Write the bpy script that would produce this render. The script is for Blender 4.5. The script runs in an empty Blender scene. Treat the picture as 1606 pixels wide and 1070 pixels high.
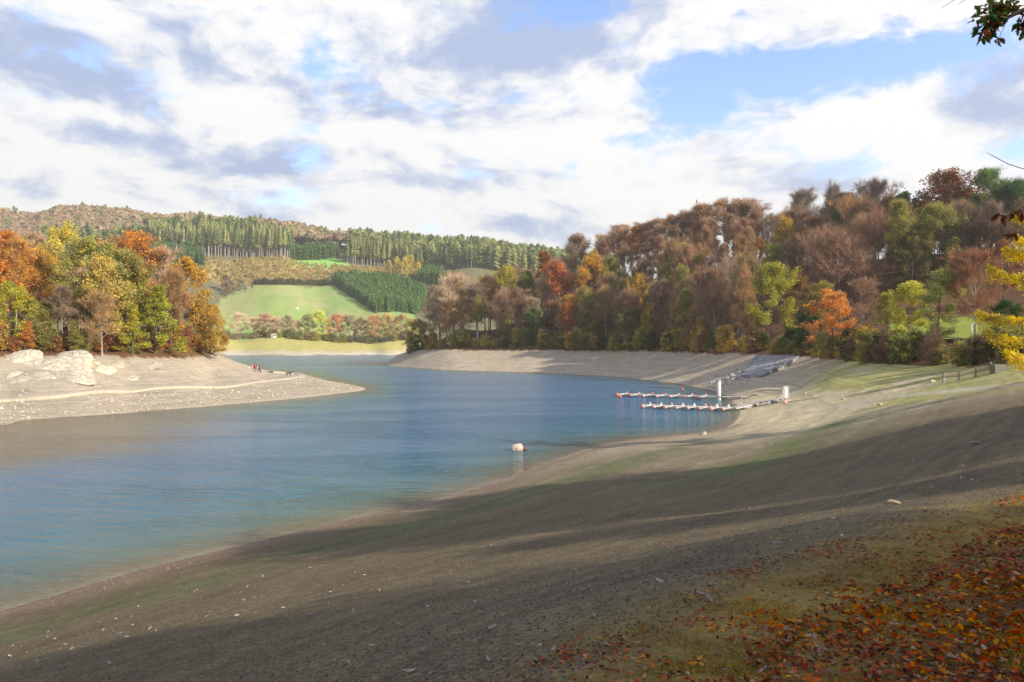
import bpy, bmesh, math, random
import numpy as np
from mathutils import Vector, Matrix
from math import radians, sin, cos, pi, tan, atan2, sqrt

S = bpy.context.scene
C = S.collection
F = 1200.0          # focal length in photo pixels (photo is 1606 wide)
HAZE = 0.00026
CH = 8.0            # eye height above the water, metres
# ------------------------------------------------------------------ camera
cd = bpy.data.cameras.new('camera')
cam = bpy.data.objects.new('camera', cd); C.objects.link(cam)
cam.location = (0, 0, CH); cam.rotation_euler = (radians(90), 0, 0)
cd.sensor_width = 36; cd.lens = 36 * F / 1606
cd.clip_start = 0.1; cd.clip_end = 8000
S.camera = cam
# ------------------------------------------------------------------ light
SUN_AZ, SUN_EL = radians(119), radians(28)
S.view_settings.view_transform = 'Standard'; S.view_settings.look = 'None'
S.view_settings.exposure = 0.62; S.view_settings.gamma = 1
S.render.engine = 'CYCLES'
S.cycles.max_bounces = 6; S.cycles.diffuse_bounces = 2; S.cycles.glossy_bounces = 2
S.cycles.transmission_bounces = 3; S.cycles.transparent_max_bounces = 6
sd = bpy.data.lights.new('sun', 'SUN'); sd.energy = 5.0; sd.angle = radians(0.5); sd.color = (1, .90, .72)
sun = bpy.data.objects.new('sun', sd); C.objects.link(sun)
sv = Vector((cos(SUN_EL) * sin(SUN_AZ), cos(SUN_EL) * cos(SUN_AZ), sin(SUN_EL)))
sun.rotation_euler = sv.to_track_quat('Z', 'Y').to_euler(); sun.location = (60, -20, 60)

# ---- node helpers
class NT:
    def __init__(s, tree): s.t = tree; s.n = tree.nodes; s.l = tree.links
    def put(s, sock, v):
        if v is None: return
        if isinstance(v, bpy.types.NodeSocket): s.l.new(v, sock)
        else:
            if hasattr(sock.default_value, '__len__') and not hasattr(v, '__len__'):
                sock.default_value = [v] * len(sock.default_value)
            elif hasattr(sock.default_value, '__len__') and len(sock.default_value) == 4 and len(v) == 3:
                sock.default_value = (*v, 1)
            else: sock.default_value = v
    def node(s, typ, ins=None, **props):
        n = s.n.new(typ)
        for k, v in props.items(): setattr(n, k, v)
        for k, v in (ins or {}).items(): s.put(n.inputs[k], v)
        return n
    def math(s, op, a, b=None, c=None, clamp=False):
        n = s.n.new('ShaderNodeMath'); n.operation = op; n.use_clamp = clamp
        s.put(n.inputs[0], a); s.put(n.inputs[1], b); s.put(n.inputs[2], c); return n.outputs[0]
    def vmath(s, op, a, b=None):
        n = s.n.new('ShaderNodeVectorMath'); n.operation = op
        s.put(n.inputs[0], a); s.put(n.inputs[1], b)
        return n.outputs['Value'] if op in ('DOT_PRODUCT', 'LENGTH') else n.outputs[0]
    def noise(s, vec, scale, detail=4, rough=.55, dist=0, lac=2):
        n = s.node('ShaderNodeTexNoise', {'Vector': vec, 'Scale': scale, 'Detail': detail, 'Roughness': rough, 'Distortion': dist, 'Lacunarity': lac})
        return n.outputs[0]
    def ramp(s, f, stops, interp='LINEAR'):
        n = s.n.new('ShaderNodeValToRGB'); cr = n.color_ramp; cr.interpolation = interp
        while len(cr.elements) < len(stops): cr.elements.new(.5)
        for e, (p, c) in zip(cr.elements, stops):
            e.position = p; e.color = (c, c, c, 1) if not hasattr(c, '__len__') else (*c[:3], 1)
        s.put(n.inputs[0], f); return n.outputs[0]
    def mix(s, f, a, b, blend='MIX'):
        n = s.n.new('ShaderNodeMix'); n.data_type = 'RGBA'; n.blend_type = blend
        s.put(n.inputs[0], f); s.put(n.inputs[6], a); s.put(n.inputs[7], b); return n.outputs[2]
    def map(s, v, a, b, c=0., d=1., smooth=False):
        n = s.n.new('ShaderNodeMapRange'); n.clamp = True
        if smooth: n.interpolation_type = 'SMOOTHSTEP'
        s.put(n.inputs[0], v); s.put(n.inputs[1], a); s.put(n.inputs[2], b); s.put(n.inputs[3], c); s.put(n.inputs[4], d)
        return n.outputs[0]
# ------------------------------------------------------------------ world: Nishita sky with broken clouds
W = bpy.data.worlds.new('World'); S.world = W; W.use_nodes = True
W.cycles.sampling_method = 'MANUAL'; W.cycles.sample_map_resolution = 256
w = NT(W.node_tree); w.n.clear()
tc = w.node('ShaderNodeTexCoord').outputs['Generated']
dirn = w.vmath('NORMALIZE', tc)
sep = w.node('ShaderNodeSeparateXYZ', {0: dirn})
dx, dy, dz = sep.outputs
az = w.math('ARCTAN2', dx, dy)
el = w.math('ARCSINE', dz)
sky = w.node('ShaderNodeTexSky', sky_type='NISHITA', sun_disc=False, sun_elevation=SUN_EL, sun_rotation=SUN_AZ,
             altitude=300, air_density=1.0, dust_density=.6, ozone_density=1.6).outputs[0]
# cloud deck coordinates: direction, squashed towards the horizon
comb = w.node('ShaderNodeCombineXYZ', {0: w.math('MULTIPLY', az, 1.0), 1: w.math('MULTIPLY', el, 1.9), 2: 0.37}).outputs[0]
warp = w.node('ShaderNodeTexNoise', {'Vector': comb, 'Scale': 3.2, 'Detail': 3.0}).outputs[1]
wv = w.vmath('SUBTRACT', warp, (.5, .5, .5))
wsc = w.n.new('ShaderNodeVectorMath'); wsc.operation = 'SCALE'; w.put(wsc.inputs[0], wv); wsc.inputs[3].default_value = .16
combw = w.vmath('ADD', comb, wsc.outputs[0])
sp2 = w.node('ShaderNodeSeparateXYZ', {0: combw})
billow = w.noise(combw, 5.5, 6, .60)
fine = w.noise(combw, 15, 4, .62)
def blobs(lst):
    tot = None
    for px, py, rx, ry, amp in lst:
        a0 = atan2(px - 803, F); e0 = atan2(535 - py, sqrt(F * F + (px - 803) ** 2)) * 1.9
        ra = rx / F; re = ry / F * 1.9
        d = w.node('ShaderNodeMapping', {'Vector': combw, 'Location': (-a0 / ra, -e0 / re, 0), 'Scale': (1 / ra, 1 / re, 0)}).outputs[0]
        q = w.vmath('DOT_PRODUCT', d, d)
        g = w.math('MULTIPLY', w.math('EXPONENT', w.math('MULTIPLY', q, -1.0)), amp)
        tot = g if tot is None else w.math('ADD', tot, g)
    return tot
blue = blobs([(1180, 112, 150, 34, 1.0), (1370, 118, 130, 40, 1.0), (1090, 178, 45, 28, .8), (1010, 215, 75, 20, .7), (1500, 100, 90, 40, .45),
              (500, 45, 50, 28, .25), (1330, 262, 110, 22, .3), (1560, 240, 60, 30, .35), (870, 15, 120, 34, .45)])
shade = blobs([(150, 90, 190, 60, .85), (150, 205, 110, 26, .55), (420, 248, 130, 26, .95), (610, 288, 90, 16, .6), (640, 90, 130, 60, .55),
               (830, 45, 150, 60, .9), (760, 130, 110, 40, .45), (790, 262, 120, 30, .45), (820, 362, 150, 18, .8), (1060, 70, 130, 40, .35), (1560, 150, 90, 42, .9),
               (1310, 258, 100, 26, .4), (60, 300, 110, 18, .3), (330, 305, 80, 14, .3), (200, 316, 120, 12, .35), (1330, 20, 80, 20, -.2)])
# higher than the picture the sky opens up
up = w.map(el, .48, .75, 0, .75, True)
bl = w.math('ADD', blue, up)
bl = w.math('ADD', bl, w.math('MULTIPLY', w.math('SUBTRACT', billow, .5), 2.6))
bl = w.math('ADD', bl, w.math('MULTIPLY', w.math('SUBTRACT', fine, .5), 1.9))
bm = w.map(bl, .18, .80, 0, 1, True)
sh = w.math('ADD', w.math('MULTIPLY', shade, 1.1), w.math('MULTIPLY', w.math('SUBTRACT', billow, .52), 2.0))
sh = w.math('ADD', sh, w.math('MULTIPLY', w.math('SUBTRACT', fine, .5), .8))
bil2 = w.noise(w.vmath('ADD', combw, (.018, .034, 0)), 5.5, 6, .60)
sh = w.math('ADD', sh, w.math('MULTIPLY', w.math('SUBTRACT', bil2, billow), 4.8))
sm = w.map(sh, -.04, 1.05, 0, 1, True)
cloud = w.ramp(sm, [(0, (1.0, 1.0, 1.0)), (.25, (.88, .90, .95)), (.5, (.71, .77, .89)), (.75, (.57, .65, .84)), (1, (.44, .54, .78))])
CL = w.n.new('ShaderNodeVectorMath'); CL.operation = 'SCALE'; w.put(CL.inputs[0], cloud); CL.inputs[3].default_value = 6.8
skyb = w.mix(1.0, sky, (1.75, 1.8, 2.1, 1), 'MULTIPLY')
out = w.mix(bm, CL.outputs[0], skyb)
bg = w.node('ShaderNodeBackground', {'Color': out, 'Strength': .10})
w.l.new(bg.outputs[0], w.node('ShaderNodeOutputWorld').inputs[0])

# ------------------------------------------------------------------ terrain height field
rng = np.random.default_rng(7)
random.seed(7)
def P(px, py, Y): return ((px - 803) / F * Y, Y, CH - (py - 535) / F * Y)
def W0(px, py, z=0.0):
    Y = (CH - z) * F / (py - 535); return ((px - 803) / F * Y, Y, z)
def catmull(pts, n):
    pts = [np.array(p, float) for p in pts]; out = []
    for i in range(len(pts) - 1):
        p0 = pts[max(i - 1, 0)]; p1 = pts[i]; p2 = pts[i + 1]; p3 = pts[min(i + 2, len(pts) - 1)]
        for k in range(n):
            t = k / n
            out.append(.5 * ((2 * p1) + (-p0 + p2) * t + (2 * p0 - 5 * p1 + 4 * p2 - p3) * t * t + (-p0 + 3 * p1 - 3 * p2 + p3) * t ** 3))
    out.append(pts[-1]); return out
shore_near = [(-75, -60, 0), (-48, -25, 0), (-30, 0, 0), (-21, 12, 0), W0(0, 960), W0(200, 900), W0(400, 850), W0(600, 803), W0(700, 781), W0(800, 749), W0(870, 721), W0(950, 697),
              W0(1050, 684), W0(1120, 677), W0(1152, 662), W0(1160, 645), W0(1150, 630), W0(1120, 613), W0(1050, 600), W0(950, 590), W0(800, 583.5), W0(700, 580.5), W0(640, 576), W0(598, 571.5),
              (-42, 300, 0), (-15, 350, 0), (30, 385, 0), (70, 405, 0)]
shore_left = [(-180, 25, 0), (-110, 50, 0), W0(-100, 671), W0(0, 661), W0(200, 648), W0(400, 631), W0(500, 621), W0(572, 611), W0(545, 603), W0(505, 595), W0(470, 586.5), W0(430, 582),
              W0(395, 577), W0(375, 570), (-125, 300, 0), (-200, 335, 0), (-330, 350, 0)]
shore_far = [(-500, 440, 0), (-330, 440, 0), (-230, 438, 0), W0(350, 558), W0(450, 557.6), W0(550, 557), W0(640, 556.5), (0, 436, 0), (60, 425, 0)]
cons = []
for ln, n in ((shore_near, 3), (shore_left, 3), (shore_far, 2)): cons += [tuple(p) for p in catmull(ln, n)]
cons += [  # lake bed
    (-8, 60, -2.5), (-18, 42, -2), (-30, 30, -2), (-45, 15, -2.5), (-75, 20, -3), (-60, -20, -3), (-110, 10, -3), (-25, 65, -3), (-15, 85, -3), (0, 90, -3), (5, 120, -3), (12, 100, -2.5), (-5, 150, -3), (-10, 175, -2.5), (-25, 170, -2.5),
    (-40, 215, -2.5), (-70, 260, -2.5), (-90, 330, -3), (-60, 370, -3), (-150, 370, -3), (-250, 395, -3), (-20, 400, -2), (-120, 400, -2.5), (16, 73, -1.3), (15, 80, -1.8), (-400, 395, -3), (-200, 0, -3), (-35, 60, -2)]
near = [P(820, 1060, 4.3), P(1100, 920, 6.2), P(1400, 815, 8.6), P(1606, 770, 10.4), P(1606, 690, 16.5), P(1606, 640, 28), P(1606, 603, 45), P(1606, 577, 62), P(1480, 603, 64), P(1480, 577, 82),
        P(1400, 640, 49), P(1300, 640, 71), P(1200, 700, 44), P(1300, 770, 17.5), P(1000, 800, 20), P(600, 900, 15.5), P(0, 1070, 10.6), (0, 0, 6.4), P(1500, 960, 5.0), P(1606, 835, 7.4), (-8, 0, 4.3), (0, -20, 7.2), (-20, -20, 4),
        (12, 5, 6.9), (20, 20, 6.8), (30, 10, 7.2), (40, 35, 7.0), (60, 0, 9), (30, -30, 8.5), (0, -80, 10), (100, 0, 13), (60, 60, 8.5), (90, 60, 13), (100, 100, 19), (200, 0, 25), (0, -200, 25), (-60, -120, 6), (200, 120, 35), (-300, -300, 30), (300, -200, 40),
        P(1240, 610, 105), P(1240, 585, 118), P(1300, 600, 92), P(1200, 600, 112)]
left = [W0(0, 631, 1.0), W0(200, 618, 1.0), W0(400, 602, 1.0), W0(465, 593, .8), W0(510, 604, .7), P(0, 560, 104), P(100, 556, 110), P(200, 556, 119), P(300, 554, 134), P(345, 558, 146), P(390, 575, 158), P(0, 606, 96), P(200, 600, 108), P(330, 590, 128), W0(406, 587, 1.35), W0(440, 586, .8),
        P(320, 562, 175), (-110, 60, 2.0), (-110, 95, 6), (-180, 60, 8), (-200, 120, 16), (-110, 160, 12), (-75, 175, 8), (-90, 230, 4), (-140, 260, 5), (-160, 200, 12), (-260, 250, 14), (-300, 150, 25), (-400, 250, 30)]
bank = [P(625, 556, 268), P(660, 549, 250), P(700, 548, 236), P(800, 549, 222), P(870, 550, 213), P(950, 552, 203), P(1050, 556, 176), P(1120, 558, 158), P(1185, 560, 142), P(1250, 563, 128), P(1330, 568, 106), P(1400, 572, 93),
        P(720, 518, 290), P(850, 480, 280), P(950, 448, 266), P(1050, 428, 245), P(1150, 424, 236), P(1250, 420, 226), P(1350, 410, 212), P(1450, 398, 200), P(1606, 392, 188), P(1700, 385, 190),
        P(900, 520, 235), P(1000, 505, 220), P(1100, 500, 195), P(1200, 505, 165), P(1300, 500, 150), P(1400, 515, 128), P(1500, 515, 115), P(1606, 515, 105), P(1500, 460, 150),
        (60, 320, 18), (0, 330, 9), (20, 360, 5), (120, 300, 30), (200, 300, 38), (100, 400, 14), (250, 200, 45), (350, 400, 50), (500, 0, 80), (160, 450, 20)]
far = [P(380, 549, 450), P(500, 549, 447), P(600, 549, 450), P(350, 536, 466), P(500, 535, 470), P(640, 535, 470), P(350, 500, 530), P(500, 500, 540), P(640, 500, 540), P(350, 448, 620), P(500, 448, 632), P(520, 442, 640), P(640, 462, 620), P(660, 495, 560),
       P(320, 405, 690), P(450, 406, 700), P(545, 418, 705), P(460, 404, 730), P(550, 405, 750), P(640, 428, 695), P(740, 428, 660), P(0, 347, 950), P(100, 345, 960), P(200, 350, 960), P(300, 357, 950), P(400, 364, 950), P(470, 372, 945), P(550, 385, 930), P(640, 394, 920), P(750, 404, 900), P(850, 418, 870),
       P(150, 420, 720), P(0, 430, 720), P(-200, 340, 950), P(-200, 440, 700), (-300, 500, 14), (-500, 500, 18), (-500, 900, 150), (-800, 600, 120), (-900, 1000, 190), (60, 470, 20), (120, 520, 40), (200, 600, 70), (100, 800, 75), (300, 900, 100), (-300, 1300, 110), (200, 1300, 90), (-900, 1500, 140), (900, 1200, 120), (900, 300, 110), (0, -900, 80), (-900, 0, 60), (-900, -900, 100), (900, -900, 120), (-500, 1800, 80), (500, 1800, 80)]
cons += near + left + bank + far
cons = np.array(cons, float)
def warpxy(X, Y):
    r = np.hypot(X, Y) + 1e-6; rho = np.log1p(r / 6); return X / r * rho, Y / r * rho
cu, cv = warpxy(cons[:, 0], cons[:, 1])
EPS2 = .03 ** 2
A = np.sqrt((cu[:, None] - cu[None]) ** 2 + (cv[:, None] - cv[None]) ** 2 + EPS2)
n_ = len(cons)
M_ = np.zeros((n_ + 3, n_ + 3)); M_[:n_, :n_] = A - np.eye(n_) * 1e-4
M_[:n_, n_] = 1; M_[:n_, n_ + 1] = cu; M_[:n_, n_ + 2] = cv; M_[n_:, :n_] = M_[:n_, n_:].T
sol = np.linalg.solve(M_, np.concatenate([cons[:, 2], np.zeros(3)]))
def vnoise(x, y, seed=0):
    xi = np.floor(x).astype(np.int64); yi = np.floor(y).astype(np.int64); fx = x - xi; fy = y - yi
    fx = fx * fx * (3 - 2 * fx); fy = fy * fy * (3 - 2 * fy)
    def h(a, b):
        n = (a * 374761393 + b * 668265263 + seed * 1442695041) & 0x7fffffff
        n = ((n ^ (n >> 13)) * 1274126177) & 0x7fffffff
        return ((n ^ (n >> 16)) & 0xffff) / 65535.0
    return (h(xi, yi) * (1 - fx) + h(xi + 1, yi) * fx) * (1 - fy) + (h(xi, yi + 1) * (1 - fx) + h(xi + 1, yi + 1) * fx) * fy
def fbm(x, y, oct=4, seed=0):
    s = 0; a = 1; t = 0
    for o in range(oct): s = s + a * (vnoise(x, y, seed + o) - .5); t += a; a *= .5; x = x * 2.03 + 17; y = y * 2.03 + 5
    return s / t * 2
def height(X, Y, detail=True):
    X = np.atleast_1d(np.asarray(X, float)); Y = np.atleast_1d(np.asarray(Y, float))
    out = np.empty(X.size); xf = X.ravel(); yf = Y.ravel()
    for i in range(0, xf.size, 20000):
        u, v = warpxy(xf[i:i + 20000], yf[i:i + 20000])
        K = np.sqrt((u[:, None] - cu) ** 2 + (v[:, None] - cv) ** 2 + EPS2)
        out[i:i + 20000] = K @ sol[:n_] + sol[n_] + sol[n_ + 1] * u + sol[n_ + 2] * v
    if detail:
        k = np.clip(np.abs(out) / 1.5, .12, 1); r = np.hypot(xf, yf)
        out = out + k * (.05 * fbm(xf / 1.6, yf / 1.6, 3, 3) + .16 * np.clip(r / 60, 0, 1) * fbm(xf / 9, yf / 9, 3, 9) + np.clip((r - 250) / 500, 0, 1) * 4 * fbm(xf / 60, yf / 60, 4, 5))
    return out.reshape(X.shape)
def gz(x, y): return float(height(x, y)[0])
def hit(px, py, y0=3.0, y1=1400.0):
    Ys = np.exp(np.linspace(math.log(y0), math.log(y1), 900)); X = (px - 803) / F * Ys
    Z = CH - (py - 535) / F * Ys; H = height(X, Ys); d = Z - H
    i = np.argmax(d < 0)
    if d[i] >= 0: return (X[-1], Ys[-1], H[-1])
    t = d[i - 1] / (d[i - 1] - d[i]) if i > 0 else 0
    Y = Ys[i - 1] + (Ys[i] - Ys[i - 1]) * t
    return ((px - 803) / F * Y, Y, float(CH - (py - 535) / F * Y))
def inpoly(X, Y, poly):
    r = np.zeros(X.shape, bool); n = len(poly)
    for i in range(n):
        x1, y1 = poly[i][:2]; x2, y2 = poly[(i + 1) % n][:2]
        c = ((y1 > Y) != (y2 > Y)) & (X < (x2 - x1) * (Y - y1) / (y2 - y1 + 1e-12) + x1)
        r ^= c
    return r
def segdist(X, Y, line):
    d = np.full(X.shape, 1e9)
    for a, b in zip(line[:-1], line[1:]):
        ax, ay = a[:2]; bx, by = b[:2]; L = (bx - ax) ** 2 + (by - ay) ** 2 + 1e-9
        t = np.clip(((X - ax) * (bx - ax) + (Y - ay) * (by - ay)) / L, 0, 1)
        d = np.minimum(d, np.hypot(X - ax - t * (bx - ax), Y - ay - t * (by - ay)))
    return d
#ENDH
# ------------------------------------------------------------------ object helpers
def link(o, parent=None):
    C.objects.link(o)
    if parent is not None: o.parent = parent
    return o
def props(o, label=None, cat=None, group=None, kind=None):
    if label: o['label'] = label
    if cat: o['category'] = cat
    if group: o['group'] = group
    if kind: o['kind'] = kind
    return o
def empty(name, loc, rz=0, sc=1.0, **k):
    o = bpy.data.objects.new(name, None); o.empty_display_size = .3; link(o)
    o.location = loc; o.rotation_euler = (0, 0, rz); o.scale = (sc, sc, sc); return props(o, **k)
def mesh_np(name, V, Fc, mats, col=None, smooth=False, mi=None, extra=None):
    """V (n,3); Fc list of (m,k) index arrays"""
    me = bpy.data.meshes.new(name)
    V = np.asarray(V, np.float32); me.vertices.add(len(V)); me.vertices.foreach_set('co', V.ravel())
    if isinstance(Fc, np.ndarray): Fc = [Fc]
    Fc = [np.asarray(f, np.int32) for f in Fc if len(f)]
    tot = sum(len(f) for f in Fc); nl = sum(f.size for f in Fc)
    me.loops.add(nl); me.polygons.add(tot)
    me.loops.foreach_set('vertex_index', np.concatenate([f.ravel() for f in Fc]))
    cnt = np.concatenate([np.full(len(f), f.shape[1]) for f in Fc]); st = np.concatenate([[0], np.cumsum(cnt)[:-1]])
    me.polygons.foreach_set('loop_start', st.astype(np.int32)); me.polygons.foreach_set('loop_total', cnt.astype(np.int32))
    for m in (mats if isinstance(mats, (list, tuple)) else [mats]): me.materials.append(m)
    if mi is not None: me.polygons.foreach_set('material_index', np.asarray(mi, np.int32))
    me.polygons.foreach_set('use_smooth', np.full(tot, smooth))
    me.update(calc_edges=True)
    if col is not None:
        a = me.color_attributes.new('Col', 'FLOAT_COLOR', 'POINT'); c4 = np.ones((len(V), 4), np.float32); c4[:, :3] = col; a.data.foreach_set('color', c4.ravel())
    for k, v in (extra or {}).items():
        a = me.attributes.new(k, 'FLOAT', 'POINT'); a.data.foreach_set('value', np.asarray(v, np.float32))
    me.validate()
    return me
def ob(name, me, parent=None, loc=None, **k):
    o = bpy.data.objects.new(name, me); link(o, parent)
    if loc is not None: o.location = loc
    return props(o, **k)
class MB:
    """collects simple shapes into one mesh"""
    def __init__(s): s.V = []; s.F = []; s.C = []
    def add(s, vs, fs, col=(1, 1, 1)):
        b = len(s.V); s.V += [tuple(v) for v in vs]; s.F += [tuple(i + b for i in f) for f in fs]; s.C += [col] * len(vs)
    def box(s, c, d, rz=0, col=(1, 1, 1), bev=0.0):
        x, y, z = d[0] / 2, d[1] / 2, d[2] / 2; R = Matrix.Rotation(rz, 3, 'Z')
        if bev <= 0:
            vs = [Vector(c) + R @ Vector((a * x, b * y, e * z)) for e in (-1, 1) for a, b in ((-1, -1), (1, -1), (1, 1), (-1, 1))]
            s.add(vs, [(0, 3, 2, 1), (4, 5, 6, 7), (0, 1, 5, 4), (1, 2, 6, 5), (2, 3, 7, 6), (3, 0, 4, 7)], col)
        else:
            rings = []
            for zz, k in ((-z, bev), (-z + bev, 0), (z - bev, 0), (z, bev)):
                r = []
                for a, b in ((-1, -1), (1, -1), (1, 1), (-1, 1)):
                    for q in ((0, 1), (1, 0)) if a * b > 0 else ((1, 0), (0, 1)):
                        r.append(Vector(c) + R @ Vector((a * (x - k - q[0] * bev * (k == 0)), b * (y - k - q[1] * bev * (k == 0)), zz)))
                rings.append(r)
            vs = [v for r in rings for v in r]; fs = [tuple(range(7, -1, -1)), tuple(24 + i for i in range(8))]
            for i in range(3):
                for j in range(8): fs.append((i * 8 + j, i * 8 + (j + 1) % 8, i * 8 + 8 + (j + 1) % 8, i * 8 + 8 + j))
            s.add(vs, fs, col)
    def tube(s, pts, rad, n=6, col=(1, 1, 1), cap=True):
        pts = [Vector(p) for p in pts]; rad = rad if hasattr(rad, '__len__') else [rad] * len(pts); rings = []
        for i, p in enumerate(pts):
            d = (pts[min(i + 1, len(pts) - 1)] - pts[max(i - 1, 0)]); d = d.normalized() if d.length > 1e-9 else Vector((0, 0, 1))
            u = d.cross(Vector((0, 0, 1)) if abs(d.z) < .9 else Vector((1, 0, 0))).normalized(); v = d.cross(u)
            rings += [p + (u * cos(2 * pi * k / n) + v * sin(2 * pi * k / n)) * rad[i] for k in range(n)]
        fs = [(i * n + k, i * n + (k + 1) % n, (i + 1) * n + (k + 1) % n, (i + 1) * n + k) for i in range(len(pts) - 1) for k in range(n)]
        if cap: fs += [tuple(range(n - 1, -1, -1)), tuple((len(pts) - 1) * n + k for k in range(n))]
        s.add(rings, fs, col)
    def lathe(s, prof, c=(0, 0, 0), n=12, col=(1, 1, 1)):
        vs = [(c[0] + r * cos(2 * pi * k / n), c[1] + r * sin(2 * pi * k / n), c[2] + z) for r, z in prof for k in range(n)]
        fs = [(i * n + k, i * n + (k + 1) % n, (i + 1) * n + (k + 1) % n, (i + 1) * n + k) for i in range(len(prof) - 1) for k in range(n)]
        fs += [tuple(range(n - 1, -1, -1)), tuple((len(prof) - 1) * n + k for k in range(n))]
        s.add(vs, fs, col)
    def mesh(s, name, mat, smooth=False):
        me = bpy.data.meshes.new(name); me.from_pydata([tuple(v) for v in s.V], [], s.F); me.materials.append(mat)
        a = me.color_attributes.new('Col', 'FLOAT_COLOR', 'POINT'); a.data.foreach_set('color', np.array([(*c, 1) for c in s.C], np.float32).ravel())
        me.polygons.foreach_set('use_smooth', [smooth] * len(me.polygons)); me.validate(); return me
# ------------------------------------------------------------------ materials
def newmat(name):
    m = bpy.data.materials.new(name); m.use_nodes = True; m.node_tree.nodes.clear(); return m, NT(m.node_tree)
def finish(t, sh): t.l.new(sh, t.node('ShaderNodeOutputMaterial').inputs[0])
def pmat(name, base, rough=.7, nscale=6, namt=.25, bump=0.0, bscale=20, metal=0, spec=.5, vcol=False):
    m, t = newmat(name); o = t.node('ShaderNodeTexCoord').outputs['Object']
    n = t.noise(o, nscale, 5, .6)
    b = t.node('ShaderNodeAttribute', attribute_name='Col').outputs[0] if vcol else t.node('ShaderNodeRGB').outputs[0]
    if not vcol: b.default_value = (*base, 1)
    c = t.mix(1.0, b, t.ramp(n, [(.25, 1 - namt), (.75, 1 + namt)]), 'MULTIPLY')
    bs = t.node('ShaderNodeBsdfPrincipled', {'Base Color': c, 'Roughness': rough, 'Metallic': metal, 'Specular IOR Level': spec})
    if bump:
        bn = t.node('ShaderNodeBump', {'Height': t.noise(o, bscale, 4, .6), 'Strength': bump, 'Distance': .02}); t.l.new(bn.outputs[0], bs.inputs['Normal'])
    finish(t, bs.outputs[0]); return m
def ground_mat():
    m, t = newmat('ground'); geo = t.node('ShaderNodeNewGeometry').outputs['Position']
    col = t.node('ShaderNodeAttribute', attribute_name='Col').outputs[0]
    beach = t.node('ShaderNodeAttribute', attribute_name='beach').outputs['Fac']
    sx = t.node('ShaderNodeSeparateXYZ', {0: geo})
    big = t.noise(geo, .35, 5, .6); mid = t.noise(geo, 2.5, 5, .65); fin = t.noise(geo, 22, 6, .75)
    vor = t.node('ShaderNodeTexVoronoi', {'Vector': geo, 'Scale': 28.0, 'Randomness': 1.0}); vor2 = t.node('ShaderNodeTexVoronoi', {'Vector': geo, 'Scale': 8.0})
    # strand lines left by the falling water
    zz = t.math('ADD', sx.outputs[2], t.math('MULTIPLY', big, .45))
    zz = t.math('ADD', zz, t.math('MULTIPLY', mid, .06))
    band = t.noise(t.node('ShaderNodeCombineXYZ', {0: t.math('MULTIPLY', zz, 5.0), 1: 0.0, 2: 0.0}).outputs[0], 1.0, 3, .7)
    bf = t.ramp(band, [(.32, .76), (.5, 1.0), (.68, 1.18)])
    bf = t.mix(beach, (1, 1, 1, 1), bf)
    c = t.mix(1, col, bf, 'MULTIPLY')
    c = t.mix(1, c, t.ramp(big, [(.3, .84), (.7, 1.16)]), 'MULTIPLY')
    c = t.mix(1, c, t.ramp(mid, [(.3, .84), (.72, 1.18)]), 'MULTIPLY')
    c = t.mix(1, c, t.ramp(fin, [(.3, .6), (.7, 1.4)]), 'MULTIPLY')
    peb = t.ramp(t.node('ShaderNodeSeparateColor', {0: vor.outputs['Color']}).outputs[0], [(0, .55), (.5, .95), (.93, 1.2), (1, 2.0)])
    c = t.mix(t.math('MULTIPLY', beach, .8), c, t.mix(1, c, peb, 'MULTIPLY'))
    bs = t.node('ShaderNodeBsdfPrincipled', {'Base Color': c, 'Roughness': .92, 'Specular IOR Level': .15})
    h = t.math('ADD', t.math('MULTIPLY', fin, .5), t.math('MULTIPLY', vor.outputs['Distance'], -.6)); h = t.math('ADD', h, t.math('MULTIPLY', mid, 2.0))
    bn = t.node('ShaderNodeBump', {'Height': h, 'Strength': .8, 'Distance': .03}); t.l.new(bn.outputs[0], bs.inputs['Normal'])
    finish(t, bs.outputs[0]); return m
def water_mat():
    m, t = newmat('water'); geo = t.node('ShaderNodeNewGeometry').outputs['Position']
    dep = t.node('ShaderNodeAttribute', attribute_name='depth').outputs['Fac']
    v = t.node('ShaderNodeMapping', {'Vector': geo, 'Rotation': (0, 0, radians(-12)), 'Scale': (.55, 1.5, 1)}).outputs[0]
    n1 = t.noise(v, 1.1, 3, .6, .6); n2 = t.noise(v, 4.2, 3, .6, .5); big = t.noise(t.node('ShaderNodeMapping', {'Vector': geo, 'Rotation': (0, 0, radians(-20)), 'Scale': (.035, .11, 1)}).outputs[0], 1.0, 5, .62, .8)
    calm = t.ramp(big, [(.40, .35), (.58, 1.0)])
    n0 = t.noise(v, .42, 3, .6, .8)
    h = t.math('ADD', t.math('MULTIPLY', n1, 1.0), t.math('MULTIPLY', n2, .34)); h = t.math('ADD', h, t.math('MULTIPLY', n0, 1.6))
    bn = t.node('ShaderNodeBump', {'Height': h, 'Strength': t.math('MULTIPLY', calm, .95), 'Distance': .6})
    body = t.ramp(t.math('MULTIPLY', dep, .4), [(0, (.19, .16, .11)), (.05, (.12, .11, .07)), (.22, (.06, .12, .12)), (.5, (.04, .135, .19)), (1, (.038, .125, .225))])
    body = t.mix(t.node('ShaderNodeAttribute', attribute_name='bank_reflection').outputs['Fac'], body, (.15, .115, .065, 1))  # brown reflection of the left bank and wood, painted into the water colour
    bs = t.node('ShaderNodeBsdfPrincipled', {'Base Color': body, 'Roughness': .13, 'IOR': 1.33, 'Specular IOR Level': .5, 'Normal': bn.outputs[0]})
    finish(t, bs.outputs[0]); return m
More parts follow.
